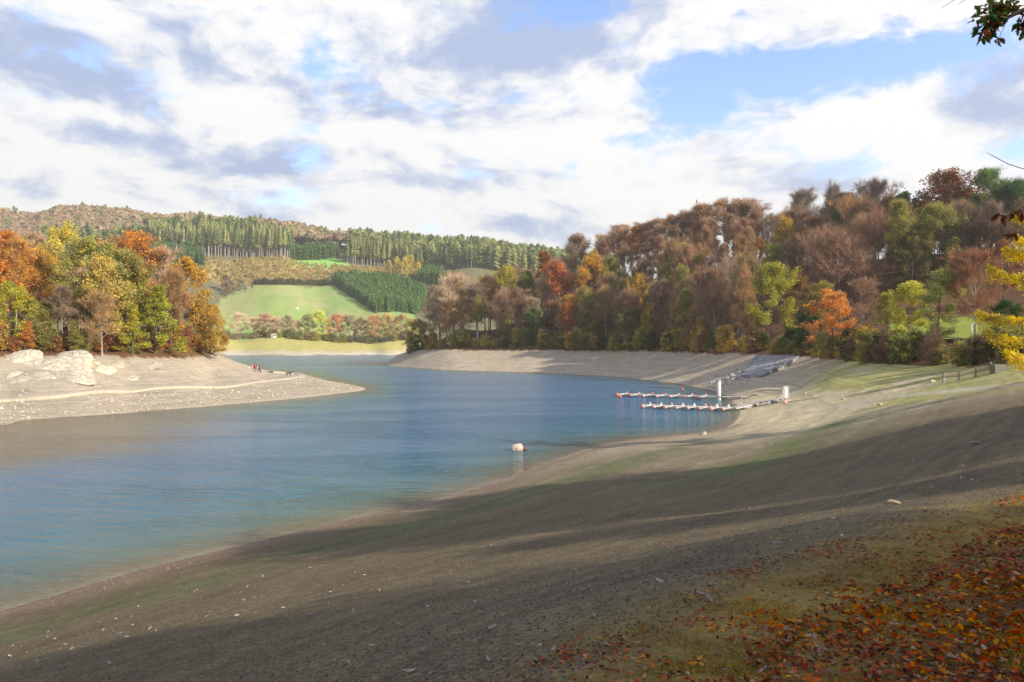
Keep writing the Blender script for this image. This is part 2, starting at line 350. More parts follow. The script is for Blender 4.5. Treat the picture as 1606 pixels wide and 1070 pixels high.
def leaf_mat(name, attr=None, rough=.75, trans=.45, var=.45):
    m, t = newmat(name)
    if attr: b = t.node('ShaderNodeAttribute', attribute_name=attr).outputs[0]
    else: b = t.node('ShaderNodeObjectInfo').outputs['Color']
    ri = t.node('ShaderNodeNewGeometry').outputs['Random Per Island']
    o = t.node('ShaderNodeTexCoord').outputs['Object']
    pn = t.noise(o, .55, 3, .6)
    hs = t.node('ShaderNodeHueSaturation', {'Hue': t.map(ri, 0, 1, .488, .514), 'Saturation': t.map(pn, .3, .7, .82, 1.12), 'Value': t.math('MULTIPLY', t.map(ri, 0, 1, 1 - var, 1 + var), t.map(pn, .3, .7, .72, 1.3)), 'Color': b}).outputs[0]
    d = t.node('ShaderNodeBsdfDiffuse', {'Color': hs}).outputs[0]; tr = t.node('ShaderNodeBsdfTranslucent', {'Color': hs}).outputs[0]
    mx = t.node('ShaderNodeMixShader', {0: trans, 1: d, 2: tr}).outputs[0]
    finish(t, mx); return m
def bark_mat(name, base, obj=False):
    m, t = newmat(name); o = t.node('ShaderNodeTexCoord').outputs['Object']
    v = t.node('ShaderNodeMapping', {'Vector': o, 'Scale': (3, 3, .7)}).outputs[0]
    n = t.noise(v, 2.5, 5, .7)
    c = t.mix(1, (*base, 1), t.ramp(n, [(.3, .45), (.7, 1.5)]), 'MULTIPLY')
    bs = t.node('ShaderNodeBsdfPrincipled', {'Base Color': c, 'Roughness': .9, 'Specular IOR Level': .2})
    finish(t, bs.outputs[0]); return m
M_ground = ground_mat(); M_water = water_mat()
M_leaf = leaf_mat('foliage'); M_leafv = leaf_mat('foliage_mass', 'Col', var=.18); M_twig = leaf_mat('twigs', None, trans=.15, var=.55)
M_bark = bark_mat('bark', (.11, .09, .07)); M_barkpale = bark_mat('pale_bark', (.30, .27, .23)); M_barkgreen = bark_mat('mossy_bark', (.10, .10, .055))

# ------------------------------------------------------------------ ground sheet
HW = catmull([P(820, 1060, 4.3), P(1100, 920, 6.2), P(1400, 815, 8.6), P(1606, 770, 10.4), (16, 18, 0)], 4)
meadow = [hit(*p)[:2] for p in ((330, 532), (335, 500), (345, 470), (375, 456), (400, 448), (520, 447), (560, 470), (600, 490), (650, 494), (660, 530))]
ochre = [hit(*p)[:2] for p in ((300, 406), (450, 406), (545, 418), (640, 430), (672, 448), (560, 437), (520, 441), (400, 444), (330, 440))]
upgreen = [hit(*p)[:2] for p in ((452, 403), (520, 404), (552, 414), (545, 419), (455, 413))]
slopebrown = [hit(*p)[:2] for p in ((600, 425), (720, 430), (720, 470), (660, 470), (640, 445))]
lawn = [hit(*p)[:2] for p in ((1395, 505), (1580, 490), (1590, 545), (1400, 535))]
bank_line = [b[:2] for b in bank[:12]]
def mixc(c, k, new): k = k[:, None]; return c * (1 - k) + np.array(new)[None] * k
def sstep(x, a, b): t = np.clip((x - a) / (b - a), 0, 1); return t * t * (3 - 2 * t)
def ground_color(X, Y, Z):
    n = len(X); r = np.hypot(X, Y); nz = fbm(X / 4, Y / 4, 4, 21); nf = fbm(X / .9, Y / .9, 4, 31); nl = fbm(X / 25, Y / 25, 3, 41)
    c = np.tile(np.array([.32, .26, .175]), (n, 1)); beach = np.ones(n)
    # near gravel slope: foreground shade put into its colour as a darker brown
    c = mixc(c, 1 - sstep(Y + X * .25 + nz * 6, 30, 62), (.152, .116, .066))
    # left bank pale
    lf = (X < -24) & (Y > 60) & (Y < 320)
    c = mixc(c, lf * 1., (.54, .43, .285))
    c = mixc(c, lf * sstep(Z + nz * .5, 1.5, 2.4) * (1 - sstep(Z + nz, 3.4, 4.6)) * .5 * (X > -70), (.42, .31, .15))
    pk = segdist(X, Y, [hit(*p)[:2] for p in ((0, 625), (200, 611), (330, 600), (440, 586))])
    c = mixc(c, lf * np.exp(-(pk / 2.4) ** 2) * .8, (.40, .26, .10))
    # right peninsula bank: grey clay
    rb = sstep(Y - X * .5, 75, 100) * (X > -80) * (Y < 420)
    c = mixc(c, rb, (.43, .35, .25))
    tf = sstep(-X, -10, 40) * rb; c = mixc(c, tf * .8, (.40, .34, .26))
    # right beach
    rbch = sstep(X, 14, 24) * sstep(Y, 38, 55) * (1 - sstep(Y - X * .5, 75, 100))
    c = mixc(c, rbch, (.52, .43, .26))
    g = sstep(nz + nl * .6 + sstep(Z, 1.2, 3.5) * .8, .35, .8) * rbch * (Z > .8)
    c = mixc(c, g * .75, (.30, .29, .07))
    # green algae line, parallel to the shore
    nsh = (1 - sstep(Y, 45, 60)) * (r < 90)
    g = np.exp(-((Z - 1.05 - .25 * nz) / .28) ** 2) * nsh * sstep(nf + nz, -.6, .3); c = mixc(c, g * .75, (.105, .125, .045))
    g = np.exp(-((Z - 2.6 - .5 * nz) / .5) ** 2) * sstep(X, 2, 9) * sstep(Y, 22, 30) * (1 - sstep(Y, 46, 60)); c = mixc(c, g * .7, (.12, .15, .045))
    # reddish pebbles by the water
    g = np.exp(-((Z - .16) / .2) ** 2) * (r < 100) * (Y < 72) * (X > -30); c = mixc(c, g * .7, (.24, .165, .12))
    # tan dry patches
    g = sstep(nz + nl, .35, .8) * nsh; c = mixc(c, g * .5, (.27, .22, .14))
    # vehicle track across the beach
    tr = segdist(X, Y, track); c = mixc(c, np.exp(-(tr / 1.0) ** 2) * .7, (.50, .44, .33))
    # mossy strip above the high water line and the leaf litter
    hd = hwside(X, Y); g = sstep(hd + nz * .7 + nf * .5, -.7, 1.6) * (r < 60) * (1 - sstep(Y, 30, 42))
    c = mixc(c, g, (.25, .17, .04)); c = mixc(c, g * sstep(nf, 0, .4) * .55, (.12, .10, .028)); c = mixc(c, g * sstep(fbm(X / .35, Y / .35, 3, 71), .05, .3) * .7, (.32, .21, .045)); beach *= 1 - g
    g2 = sstep(hd + nz * .5, 1.3, 2.3) * (r < 45) * (1 - sstep(Y, 12, 20)); c = mixc(c, g2 * .9, (.085, .04, .02))
    # far shore
    fs = (Y > 425) & (Z > 0); c = mixc(c, fs * 1., (.50, .44, .31)); c = mixc(c, fs * sstep(Z + nz, 1.6, 3.0), (.42, .38, .13)); beach *= np.where(fs & (Z > 3), 0, 1)
    c = mixc(c, fs * np.exp(-((Z - .35) / .3) ** 2) * .8, (.62, .56, .46))
    # forest floor
    ff = np.zeros(n, bool)
    hz = 5.4 + .5 * nz
    ff |= (Z > hz) & (Y > 70) & (X > -60) & (Y < 425) & (Y - X * .2 > 60); ff |= (Z > 5.8 + .4 * nz) & (X < -24) & (Y > 60) & (Y < 425)
    c = mixc(c, ff * 1., (.145, .075, .035)); beach = np.where(ff, 0, beach)
    ip = inpoly(X, Y, lawn); c = mixc(c, ip * 1., (.27, .31, .05))
    fr = (Y > 475) | (r > 500); c = mixc(c, fr * 1., (.16, .145, .075)); beach = np.where(fr, 0, beach)
    side = (r < 425) & (Y < 70) & (Z > 7.2); c = mixc(c, side * 1., (.12, .10, .04)); beach = np.where(side, 0, beach)
    ip = inpoly(X, Y, meadow); c = mixc(c, ip * 1., (.25, .34, .10)); c = mixc(c, ip * sstep(nl + nz * .4 + .25, 0, .5) * .7, (.36, .34, .15)); c = mixc(c, ip * sstep(fbm(X / 6 + Y / 30, Y / 40, 3, 88), .05, .4) * .4, (.20, .28, .07))
    ip = inpoly(X, Y, ochre); c = mixc(c, ip * 1., (.40, .30, .12)); c = mixc(c, ip * sstep(nz + nl, .0, .6) * .7, (.30, .17, .075)); c = mixc(c, ip * sstep(-nz + nl, .2, .7) * .7, (.36, .34, .12))
    ip = inpoly(X, Y, upgreen); c = mixc(c, ip * 1., (.25, .46, .10))
    ip = inpoly(X, Y, slopebrown); c = mixc(c, ip * 1., (.30, .22, .12))
    c = mixc(c, (Z < -.02) * 1., (.20, .16, .10))
    return c, np.clip(beach, 0, 1)
track = [hit(*p)[:2] for p in ((1606, 603), (1500, 612), (1400, 622), (1300, 640), (1230, 655))]
def hwside(X, Y):   # signed distance up-slope of the high water line near the camera
    d = segdist(X, Y, HW); poly = [tuple(p[:2]) for p in HW] + [(60, 18), (60, -60), (-3, -60), (0.2, 0)]
    return np.where(inpoly(X, Y, poly), d, -d)
def build_ground():
    th = np.concatenate([np.arange(-40, 40, .16), np.arange(40, 320, 2.0)]) * pi / 180
    rr = [.6]
    while rr[-1] < 2600:
        q = rr[-1]; rr.append(q * (1.02 if q < 40 else 1.009 if q < 300 else 1.012 if q < 760 else 1.03) + .002)
    rr = np.array(rr); T, R = np.meshgrid(th, rr)
    X = (R * np.sin(T)).ravel(); Y = (R * np.cos(T)).ravel(); Z = height(X, Y)
    col, beach = ground_color(X, Y, Z)
    nt, nr = len(th), len(rr); i = np.arange(nr - 1)[:, None] * nt + np.arange(nt)[None]; j = np.arange(nr - 1)[:, None] * nt + (np.arange(nt)[None] + 1) % nt
    Q = np.stack([i, i + nt, j + nt, j], -1).reshape(-1, 4)[:, ::-1]
    V = np.stack([X, Y, Z], 1); V = np.vstack([V, [[0, 0, gz(0, 0)]]]); col = np.vstack([col, col[:1]]); beach = np.append(beach, beach[0])
    k = np.arange(nt); T3 = np.stack([k, np.full(nt, len(V) - 1), (k + 1) % nt], 1)
    me = mesh_np('ground', V, [Q, T3], M_ground, col, True, extra={'beach': beach})
    bm = bmesh.new(); bm.from_mesh(me); bmesh.ops.recalc_face_normals(bm, faces=bm.faces)
    if sum(f.normal.z for f in bm.faces) < 0: bmesh.ops.reverse_faces(bm, faces=bm.faces)
    bm.to_mesh(me); bm.free()
    ob('ground', me, kind='structure')
build_ground()
def build_water():
    xs = np.concatenate([np.linspace(-520, -70, 60), np.linspace(-68, 60, 130), np.linspace(62, 110, 16)]); ys = np.concatenate([np.linspace(-80, 15, 40), np.linspace(16, 130, 160), np.linspace(131, 470, 180)])
    X, Y = np.meshgrid(xs, ys); X = X.ravel(); Y = Y.ravel(); Z = height(X, Y)
    nx, ny = len(xs), len(ys); i = (np.arange(ny - 1)[:, None] * nx + np.arange(nx - 1)[None]); Q = np.stack([i, i + 1, i + nx + 1, i + nx], -1).reshape(-1, 4)
    keep = Z[Q].min(1) < .5; Q = Q[keep]; u, inv = np.unique(Q, return_inverse=True)
    me = mesh_np('water', np.stack([X[u], Y[u], np.zeros(len(u))], 1), inv.reshape(-1, 4), M_water, None, True, extra={'depth': np.maximum(0, -Z[u]), 'bank_reflection': .85 * (1 - sstep(np.hypot((X[u] + 46) / 24, (Y[u] - 62) / 30) + .3 * fbm(X[u] / 7, Y[u] / 7, 4, 90), .45, 1.1))})
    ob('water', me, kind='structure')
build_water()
# ------------------------------------------------------------------ tree kinds
def rv(r, s=1.0): return Vector((r.uniform(-s, s), r.uniform(-s, s), r.uniform(-s, s)))
def branch_path(r, p, d, L, n=4, wob=.15, lift=.1):
    pts = [p.copy()]; d = d.normalized()
    for i in range(n):
        d = (d + rv(r, wob) + Vector((0, 0, lift))).normalized(); p = p + d * (L / n); pts.append(p.copy())
    return pts
def skeleton(seed, H, R, h0=.25, n1=16, n2=5, n3=0, ang=(35, 75), shape='round', trunk_r=.22, sides=(7, 4, 3), top=.92, lean=0., wob=.15, forks=1, lift=.12):
    r = random.Random(seed); mb = MB(); tips = []
    for f in range(forks):
        d0 = Vector((lean + (r.uniform(-.25, .25) if forks > 1 else 0), (r.uniform(-.25, .25) if forks > 1 else 0), 1)).normalized()
        tp = branch_path(r, Vector((r.uniform(-.2, .2) if forks > 1 else 0, 0, -.5)), d0, H * top + .5, 8, .05, .02)
        tr = [trunk_r * (1 - .93 * (i / 8) ** .9) for i in range(9)]; tr[0] *= 1.5
        mb.tube(tp, tr, sides[0], cap=False)
        for i in range(n1):
            t = h0 + (1 - h0) * ((i + r.random()) / n1) ** .9; t = min(t, .98); k = t * 8; a = int(k); b = k - a
            p = tp[a].lerp(tp[min(a + 1, 8)], b)
            q = (t - h0) / (1 - h0)
            if shape == 'round': L = R * (max(.12, 1 - (2 * q - .85) ** 2 * .85)) ** .5
            elif shape == 'cone': L = R * (1.08 - q)
            elif shape == 'vase': L = R * (.55 + .5 * q) * (1 if q < .8 else .8)
            else: L = R * (.6 + .4 * r.random())
            L *= r.uniform(.75, 1.15)
            az_ = i * 2.399 + r.uniform(-.5, .5); an = radians(ang[1] + (ang[0] - ang[1]) * q + r.uniform(-10, 10))
            d = Vector((cos(az_) * sin(an), sin(az_) * sin(an), cos(an)))
            pts = branch_path(r, p, d, L, 4, wob, lift); r0 = trunk_r * .42 * (1 - .6 * q)
            mb.tube(pts, [r0, r0 * .75, r0 * .5, r0 * .3, .012], sides[1], cap=False)
            tips.append((pts[-1], (pts[-1] - pts[-2]).normalized(), 1.0))
            for j in range(n2):
                u = r.uniform(.3, .95) * 4; a = int(u); p2 = pts[a].lerp(pts[min(a + 1, 4)], u - a)
                d2 = ((pts[min(a + 1, 4)] - pts[a]).normalized() + rv(r, .8)).normalized(); L2 = L * r.uniform(.28, .5)
                ps2 = branch_path(r, p2, d2, L2, 2, wob * 1.2, lift); mb.tube(ps2, [r0 * .35, r0 * .22, .01], sides[2], cap=False)
                tips.append((ps2[-1], (ps2[-1] - ps2[-2]).normalized(), .8)); tips.append((ps2[1], (ps2[-1] - ps2[-2]).normalized(), .5))
                for k3 in range(n3):
                    p3 = ps2[1].lerp(ps2[2], r.random()); d3 = (d2 + rv(r, .9) + Vector((0, 0, .2))).normalized()
                    ps3 = branch_path(r, p3, d3, L2 * r.uniform(.5, .9), 2, .2, .1); mb.tube(ps3, [r0 * .14, .012, .006], 3, cap=False)
                    tips.append((ps3[-1], (ps3[-1] - ps3[-2]).normalized(), .6))
    return mb, tips
def leaves(seed, tips, n, size, rc, flat=.8, up=.35, el=1.3, droop=0.0):
    g = np.random.default_rng(seed); T = np.array([t[0] for t in tips]); wt = np.array([t[2] for t in tips]) * g.uniform(.3, 1.7, len(tips))
    idx = g.choice(len(tips), n, p=wt / wt.sum())
    off = g.normal(0, 1, (n, 3)); off /= np.linalg.norm(off, axis=1)[:, None] + 1e-9; off *= (g.random(n) ** .5)[:, None] * rc * (.6 + .8 * wt[idx] / wt.max())[:, None]
    off[:, 2] *= flat; off[:, 2] -= droop * g.random(n)
    c = T[idx] + off
    nn = g.normal(0, 1, (n, 3)); nn[:, 2] += up * 3; nn /= np.linalg.norm(nn, axis=1)[:, None]
    a = np.cross(nn, g.normal(0, 1, (n, 3))); a /= np.linalg.norm(a, axis=1)[:, None] + 1e-9; b = np.cross(nn, a)
    s = size * g.uniform(.6, 1.4, n)[:, None]; a = a * s * el * .5; b = b * s * .5
    V = np.stack([c - a, c - b * .9 + a * .1, c + a, c + b * .9 + a * .1], 1).reshape(-1, 3)
    return V, np.arange(n * 4).reshape(-1, 4)
def twigs(seed, tips, n, L, wd, spread=.7, up=.35):
    g = np.random.default_rng(seed); m = len(tips); idx = g.integers(0, m, n); T = np.array([t[0] for t in tips])[idx]; D = np.array([t[1] for t in tips])[idx]
    d = D + g.normal(0, spread, (n, 3)); d[:, 2] += up; d /= np.linalg.norm(d, axis=1)[:, None]
    T = T + g.normal(0, .25, (n, 3)) * L * .5
    s = np.cross(d, g.normal(0, 1, (n, 3))); s /= np.linalg.norm(s, axis=1)[:, None]
    l = L * g.uniform(.5, 1.3, n)[:, None]
    V = np.stack([T - s * wd * .5, T + s * wd * .5, T + d * l], 1).reshape(-1, 3)
    return V, np.arange(n * 3).reshape(-1, 3)
def combine(parts):
    V = []; Fs = {}; b = 0
    for v, f in parts: Fs.setdefault(f.shape[1], []).append(f + b); V.append(v); b += len(v)
    return np.vstack(V), [np.vstack(x) for x in Fs.values()]
PROTO = {}
def proto(kind, crown_name, mb, crown, bark, cmat):
    PROTO.setdefault(kind, []).append((mb.mesh('trunk', bark, True), mesh_np(crown_name, crown[0], crown[1], cmat)))
def build_protos():
    for i in range(5):      # leafy broadleaf trees, 15 m
        mb, tips = skeleton(100 + i, 15, (4.6, 5.2, 4.2, 5.0, 4.6)[i], (.16, .22, .12, .2, .14)[i], 20, 6, shape='round', ang=(25, 80), forks=(1, 1, 2, 1, 1)[i], trunk_r=.2)
        proto('leafy', 'crown', mb, combine([leaves(i, tips, 15000, .21, .95)]), M_bark, M_leaf)
    for i in range(3):      # dense leafy tree with foliage down to the ground
        mb, tips = skeleton(140 + i, 14, (3.6, 4.2, 3.2)[i], .05, 24, 6, shape='cone' if i != 1 else 'round', ang=(25, 85), trunk_r=.2)
        proto('full', 'crown', mb, combine([leaves(20 + i, tips, 15000, .205, .85)]), M_barkgreen, M_leaf)
    for i in range(4):      # thin, half bare trees with a long visible stem
        mb, tips = skeleton(200 + i, 17, (3.0, 3.4, 2.8, 3.6)[i], (.42, .5, .45, .38)[i], 16, 5, 2, shape='round', ang=(20, 60), trunk_r=.17)
        proto('slender', 'crown', mb, combine([leaves(40 + i, tips, 5200, .19, 1.0), twigs(i, tips, 7000, 1.1, .04)]), M_barkpale if i % 2 else M_bark, M_leaf)
    for i in range(5):      # bare brown crowns
        mb, tips = skeleton(300 + i, 16, (4.6, 5.4, 4.4, 5.0, 4.2)[i], (.28, .22, .34, .2, .3)[i], 16, 6, 4, shape='round', ang=(18, 62), trunk_r=.24, wob=.2, forks=(1, 1, 1, 2, 1)[i])
        proto('bare', 'crown', mb, combine([twigs(i + 10, tips, 9500, 1.5, .05, .5, .5), leaves(60 + i, tips, 1300, .2, .8)]), (M_bark, M_barkpale)[i % 2], M_twig)
    for i in range(2):      # wide dome of fine twigs
        mb, tips = skeleton(350 + i, 11, 7.0, .12, 26, 7, 4, shape='round', ang=(12, 80), trunk_r=.26, wob=.2, forks=2)
        proto('dome', 'crown', mb, combine([twigs(i + 30, tips, 19000, 1.4, .045, .5, .5), leaves(80 + i, tips, 1500, .2, .8)]), M_bark, M_twig)
    for i in range(4):      # shrubs, 3 m
        mb, tips = skeleton(400 + i, 2.6, 1.7, .04, 14, 4, shape='bush', ang=(20, 85), trunk_r=.06, forks=3, top=.8)
        proto('shrub', 'foliage', mb, combine([leaves(90 + i, tips, 3600, .15, .42)]), M_bark, M_leaf)
    for i in range(3):      # bare brown scrub, 2 m
        mb, tips = skeleton(430 + i, 2.0, 1.5, .04, 14, 5, shape='bush', ang=(10, 80), trunk_r=.04, forks=3, top=.8)
        proto('scrub', 'foliage', mb, combine([twigs(40 + i, tips, 3500, .5, .02), leaves(95 + i, tips, 700, .08, .3)]), M_bark, M_twig)
    for i in range(3):      # forest spruce with a bare lower stem, 24 m
        r = random.Random(500 + i); mb = MB(); mb.tube([(0, 0, -1), (0, 0, 12), (0, 0, 23.5)], [.42, .26, .03], 6, cap=False)
        proto('spruce', 'crown', mb, spruce_crown(500 + i, 24, (.42, .5, .36)[i], 2.7, 17, 11), M_barkpale, M_leaf)
    for i in range(2):      # young spruce, 9 m
        mb = MB(); mb.tube([(0, 0, -.5), (0, 0, 8.6)], [.12, .02], 5, cap=False)
        proto('young_spruce', 'crown', mb, spruce_crown(520 + i, 9, .03, 2.1, 14, 10), M_bark, M_leaf)
def spruce_crown(seed, H, h0, R, nl, nb):
    g = np.random.default_rng(seed); V = []; F_ = []
    for l in range(nl):
        q = l / (nl - 1); z = H * (h0 + (1 - h0) * q); rr = R * (1 - q) ** .8 + .12
        for k in range(nb):
            a = k * 2 * pi / nb + g.uniform(-.35, .35) + l * .7; L = rr * g.uniform(.65, 1.25); wd = L * .42; dz = -L * g.uniform(.25, .6)
            ca, sa = cos(a), sin(a); z0 = z + g.uniform(-.3, .3) * H / nl; b = len(V)
            V += [(0, 0, z0 + .55 * H / nl), (ca * L * .55 - sa * wd, sa * L * .55 + ca * wd, z0 + dz * .5), (ca * L, sa * L, z0 + dz * .8), (ca * L * .55 + sa * wd, sa * L * .55 - ca * wd, z0 + dz * .55)]
            F_.append((b, b + 1, b + 2, b + 3))
    return np.array(V), [np.array(F_)]
build_protos()
NT_ = [0]
PR = random.Random(11)
ICOUNT = {}
def jit(c, a=.12):
    k = PR.uniform(1 - a, 1 + a); return tuple(max(.003, x * k * PR.uniform(1 - a * .5, 1 + a * .5)) for x in c)
def plant(name, kind, x, y, h, col, label, group=None, cat='tree', var=None, rz=None, sx=1.0, base=None, tilt=None, ja=.12):
    ps = PROTO[kind]; tr, cr = ps[(PR.randrange(len(ps)) if var is None else var) % len(ps)]
    nom = {'leafy': 15.5, 'full': 14.5, 'slender': 17, 'bare': 17.5, 'dome': 12.5, 'shrub': 2.9, 'scrub': 2.2, 'spruce': 24, 'young_spruce': 9}[kind]
    s = h / nom; z = gz(x, y) if base is None else base
    o = empty(name, (x, y, z), PR.uniform(0, 6.28) if rz is None else rz, label=label, cat=cat, group=group)
    o.scale = (s * sx, s * sx, s)
    if tilt: o.rotation_euler = (tilt[0], tilt[1], o.rotation_euler[2])
    c = jit(col, ja); lum = sum(c) / 3; c = [min(.8, (v * .88 + lum * .12) * 1.35) for v in c]
    t = ob('stem' if kind in ('shrub', 'scrub') else 'trunk', tr, o); k = ob('foliage' if kind in ('shrub', 'scrub') else 'crown', cr, o); k.color = (*c, 1); return o
# foliage colours
ORANGE = (.52, .22, .03); RUST = (.32, .125, .035); GOLD = (.46, .28, .025); YEL = (.56, .43, .05); YGREEN = (.41, .35, .025); GREEN = (.19, .20, .025); DGREEN = (.085, .10, .022)
OLIVE = (.28, .25, .05); BROWN = (.33, .185, .075); MAUVE = (.28, .155, .092); TAUPE = (.30, .21, .13); BEIGE = (.46, .32, .19); PINK = (.42, .265, .155); SPRUCE = (.25, .29, .10); LSPRUCE = (.36, .37, .12)
def short(l):
    out = []
    for w_ in l.replace(',', ' ,').split():
        if w_ in ('at', 'in', 'on', 'with', 'above', 'behind', 'beside', 'left', 'right', 'low', 'high', 'standing', 'against', 'below', 'under', 'between', ',', 'crowning', 'rising', 'part', 'just', 'near', 'touching', 'cut', 'filling', 'leaning', 'next', 'poking', 'before') and len(out) >= 2: break
        out.append(w_)
    return ' '.join(out)
def pxw(px, Y): return (px - 803) / F * Y
ANCH = []
def T(px, top, Y, kind, col, label, name='tree', var=None, sx=1.0, group=None, cat='tree', **k):
    """a tree standing at depth Y whose top reaches photo row top"""
    x = pxw(px, Y); z = gz(x, Y); h = (CH + (535 - top) / F * Y) - z
    if not group: ANCH.append((px, top + 25, short(label)))
    return plant(name, kind, x, Y, max(h, .8), col, label, group, cat, var=var, sx=sx, ja=.05, **k)
# ---- left wood
T(12, 362, 118, 'leafy', ORANGE, 'tall deep orange tree at the left edge of the photo above the pale bank', 'broadleaf_tree', 0, 1.15)
T(-40, 380, 112, 'leafy', ORANGE, 'orange tree cut by the left edge of the photo on the left bank', 'broadleaf_tree', 3, 1.1)
T(18, 440, 109, 'full', YGREEN, 'lower yellow green tree in front of the deep orange tree at the left edge', 'broadleaf_tree', 1, 1.05)
T(70, 395, 124, 'slender', GOLD, 'thin golden tree with a pale stem right of the deep orange tree', 'broadleaf_tree', 1, 1.3)
T(62, 470, 112, 'leafy', OLIVE, 'olive understorey tree above the white outcrop on the left bank', 'broadleaf_tree', 2, 1.0)
T(38, 500, 108, 'full', ORANGE, 'small orange tree low on the left bank at the wood edge', 'broadleaf_tree', 0, 1.25)
T(-6, 505, 107, 'full', ORANGE, 'small orange tree touching the left edge low on the bank', 'broadleaf_tree', 1, 1.2)
T(138, 382, 121, 'leafy', (.30, .28, .055), 'tall pale olive green tree with a rounded crown in the left wood', 'broadleaf_tree', 1, 1.15)
T(100, 450, 114, 'slender', TAUPE, 'thin half bare tree with pale stem beside the tall pale olive tree', 'broadleaf_tree', 3, 1.1)
T(160, 462, 116, 'bare', BROWN, 'low bare brown tree in front of the tall pale olive tree', 'broadleaf_tree', 1, 1.15)
T(118, 500, 112, 'full', OLIVE, 'small olive tree at the wood edge above the pale cracked rock', 'broadleaf_tree', 2, 1.3)
T(197, 398, 126, 'leafy', YGREEN, 'yellow green tree standing in the middle of the left wood', 'broadleaf_tree', 4, .95)
T(243, 440, 125, 'full', (.33, .33, .02), 'bright yellow green tree with low layered boughs near the left headland', 'broadleaf_tree', 0, 1.3)
T(208, 470, 120, 'full', YGREEN, 'smaller yellow green tree left of the low layered boughs', 'broadleaf_tree', 2, 1.2)
T(215, 368, 142, 'leafy', ORANGE, 'pinkish orange tree crown rising at the back of the left wood', 'broadleaf_tree', 3, 1.1)
T(250, 385, 145, 'bare', PINK, 'bare pinkish tree at the back of the left wood beside the orange crown', 'broadleaf_tree', 2, 1.1)
T(172, 385, 140, 'leafy', ORANGE, 'orange red tree behind the tall pale olive tree', 'broadleaf_tree', 2, 1.0)
T(292, 402, 135, 'leafy', GOLD, 'golden orange tree on the outer end of the left wood', 'broadleaf_tree', 0, .95)
T(268, 420, 131, 'bare', BROWN, 'bare brown tree beside the golden orange tree on the headland', 'broadleaf_tree', 4, .9)
T(328, 475, 138, 'leafy', GOLD, 'lowest golden tree at the tip of the left headland', 'broadleaf_tree', 2, 1.35)
T(310, 468, 141, 'leafy', (.34, .24, .04), 'olive gold tree behind the lowest golden tree of the headland', 'broadleaf_tree', 4, 1.0)
T(338, 522, 143, 'slender', GOLD, 'small thin tree leaning out over the shore at the headland tip', 'leaning_tree', 0, 1.5, rz=0, tilt=(0, radians(38)))
T(105, 362, 150, 'leafy', YEL, 'pale yellow tree top behind the left wood', 'broadleaf_tree', 1, .8)
T(60, 365, 152, 'slender', BEIGE, 'pale beige thin tree top behind the left wood', 'broadleaf_tree', 2, 1.2)
LWCOL = [((.56, .28, .05), 'orange'), ((.48, .34, .07), 'golden'), ((.34, .30, .06), 'olive'), (BEIGE, 'beige'), (PINK, 'pinkish brown'), ((.46, .43, .06), 'yellow green'), ((.48, .34, .07), 'golden')]
def near_label(px, py, word, noun='tree', pre=''):
    best = None
    for ax, ay, a in ANCH:
        d = math.hypot(px - ax, (py - ay) * 1.2)
        if best is None or d < best[0]: best = (d, ax, ay, a)
    d, ax, ay, a = best; dx = px - ax; dy = py - ay
    rel = 'behind' if d < 9 else ('just right of' if dx > 0 else 'just left of') if abs(dx) > abs(dy) * 1.1 else ('just above' if dy < 0 else 'just below')
    if d > 45: rel = rel.replace('just', 'some way')
    base = '%s%s %s %s the %s' % (pre, word, noun, rel, a)
    k = USED.get(base, 0); USED[base] = k + 1
    return base if k == 0 else ('smaller ' if k == 1 else 'shortest ' if k == 2 else 'partly hidden ') + base
USED = {}
def scatter(n, sampler, mind, seed):
    g = random.Random(seed); out = []
    for _ in range(n * 40):
        if len(out) >= n: break
        p = sampler(g)
        if p is None: continue
        if all((p[0] - q[0]) ** 2 + (p[1] - q[1]) ** 2 > mind * mind for q in out): out.append(p)
    return out
def lw(g):
    px = g.uniform(-140, 300); y = g.uniform(116, 178); x = pxw(px, y)
    if px > 150 + (178 - y) * 2 or y < np.interp(px, [0, 100, 200, 300, 345], [104, 110, 119, 134, 146]) + 3: return None
    return (x, y)
for x, y in scatter(46, lw, 5.2, 5):
    px = 803 + F * x / y; z = gz(x, y); lim = 372 if px < 130 else 392 if px < 260 else 410
    hmax = CH + (535 - lim) / F * y - z; c, wd = PR.choice(LWCOL); kd = 'bare' if wd in ('grey brown', 'pinkish brown') else PR.choice(['leafy', 'leafy', 'slender'])
    kd = 'bare' if wd == 'beige' else kd
    h = min(PR.uniform(11, 17), hmax * PR.uniform(.9, 1.0))
    if h < 5: continue
    plant('broadleaf_tree', kd, x, y, h, c, near_label(px, 535 - F * (z + h - CH) / y + 25, wd), '%s trees filling the left wood' % wd)
for i in range(26):
    px = -20 + i * 14 + PR.uniform(-5, 5); yb = np.interp(px, [0, 100, 200, 300, 345], [104, 110, 119, 134, 146]) + PR.uniform(1.2, 3.5)
    c, wd = PR.choice([(ORANGE, 'orange'), (OLIVE, 'olive'), (RUST, 'rust coloured'), (GOLD, 'golden')])
    plant('shrub', 'shrub', pxw(px, yb), yb, PR.uniform(1.6, 3.6), c, near_label(px, 550, wd, 'shrub'), '%s shrubs edging the left wood' % wd, 'shrub')
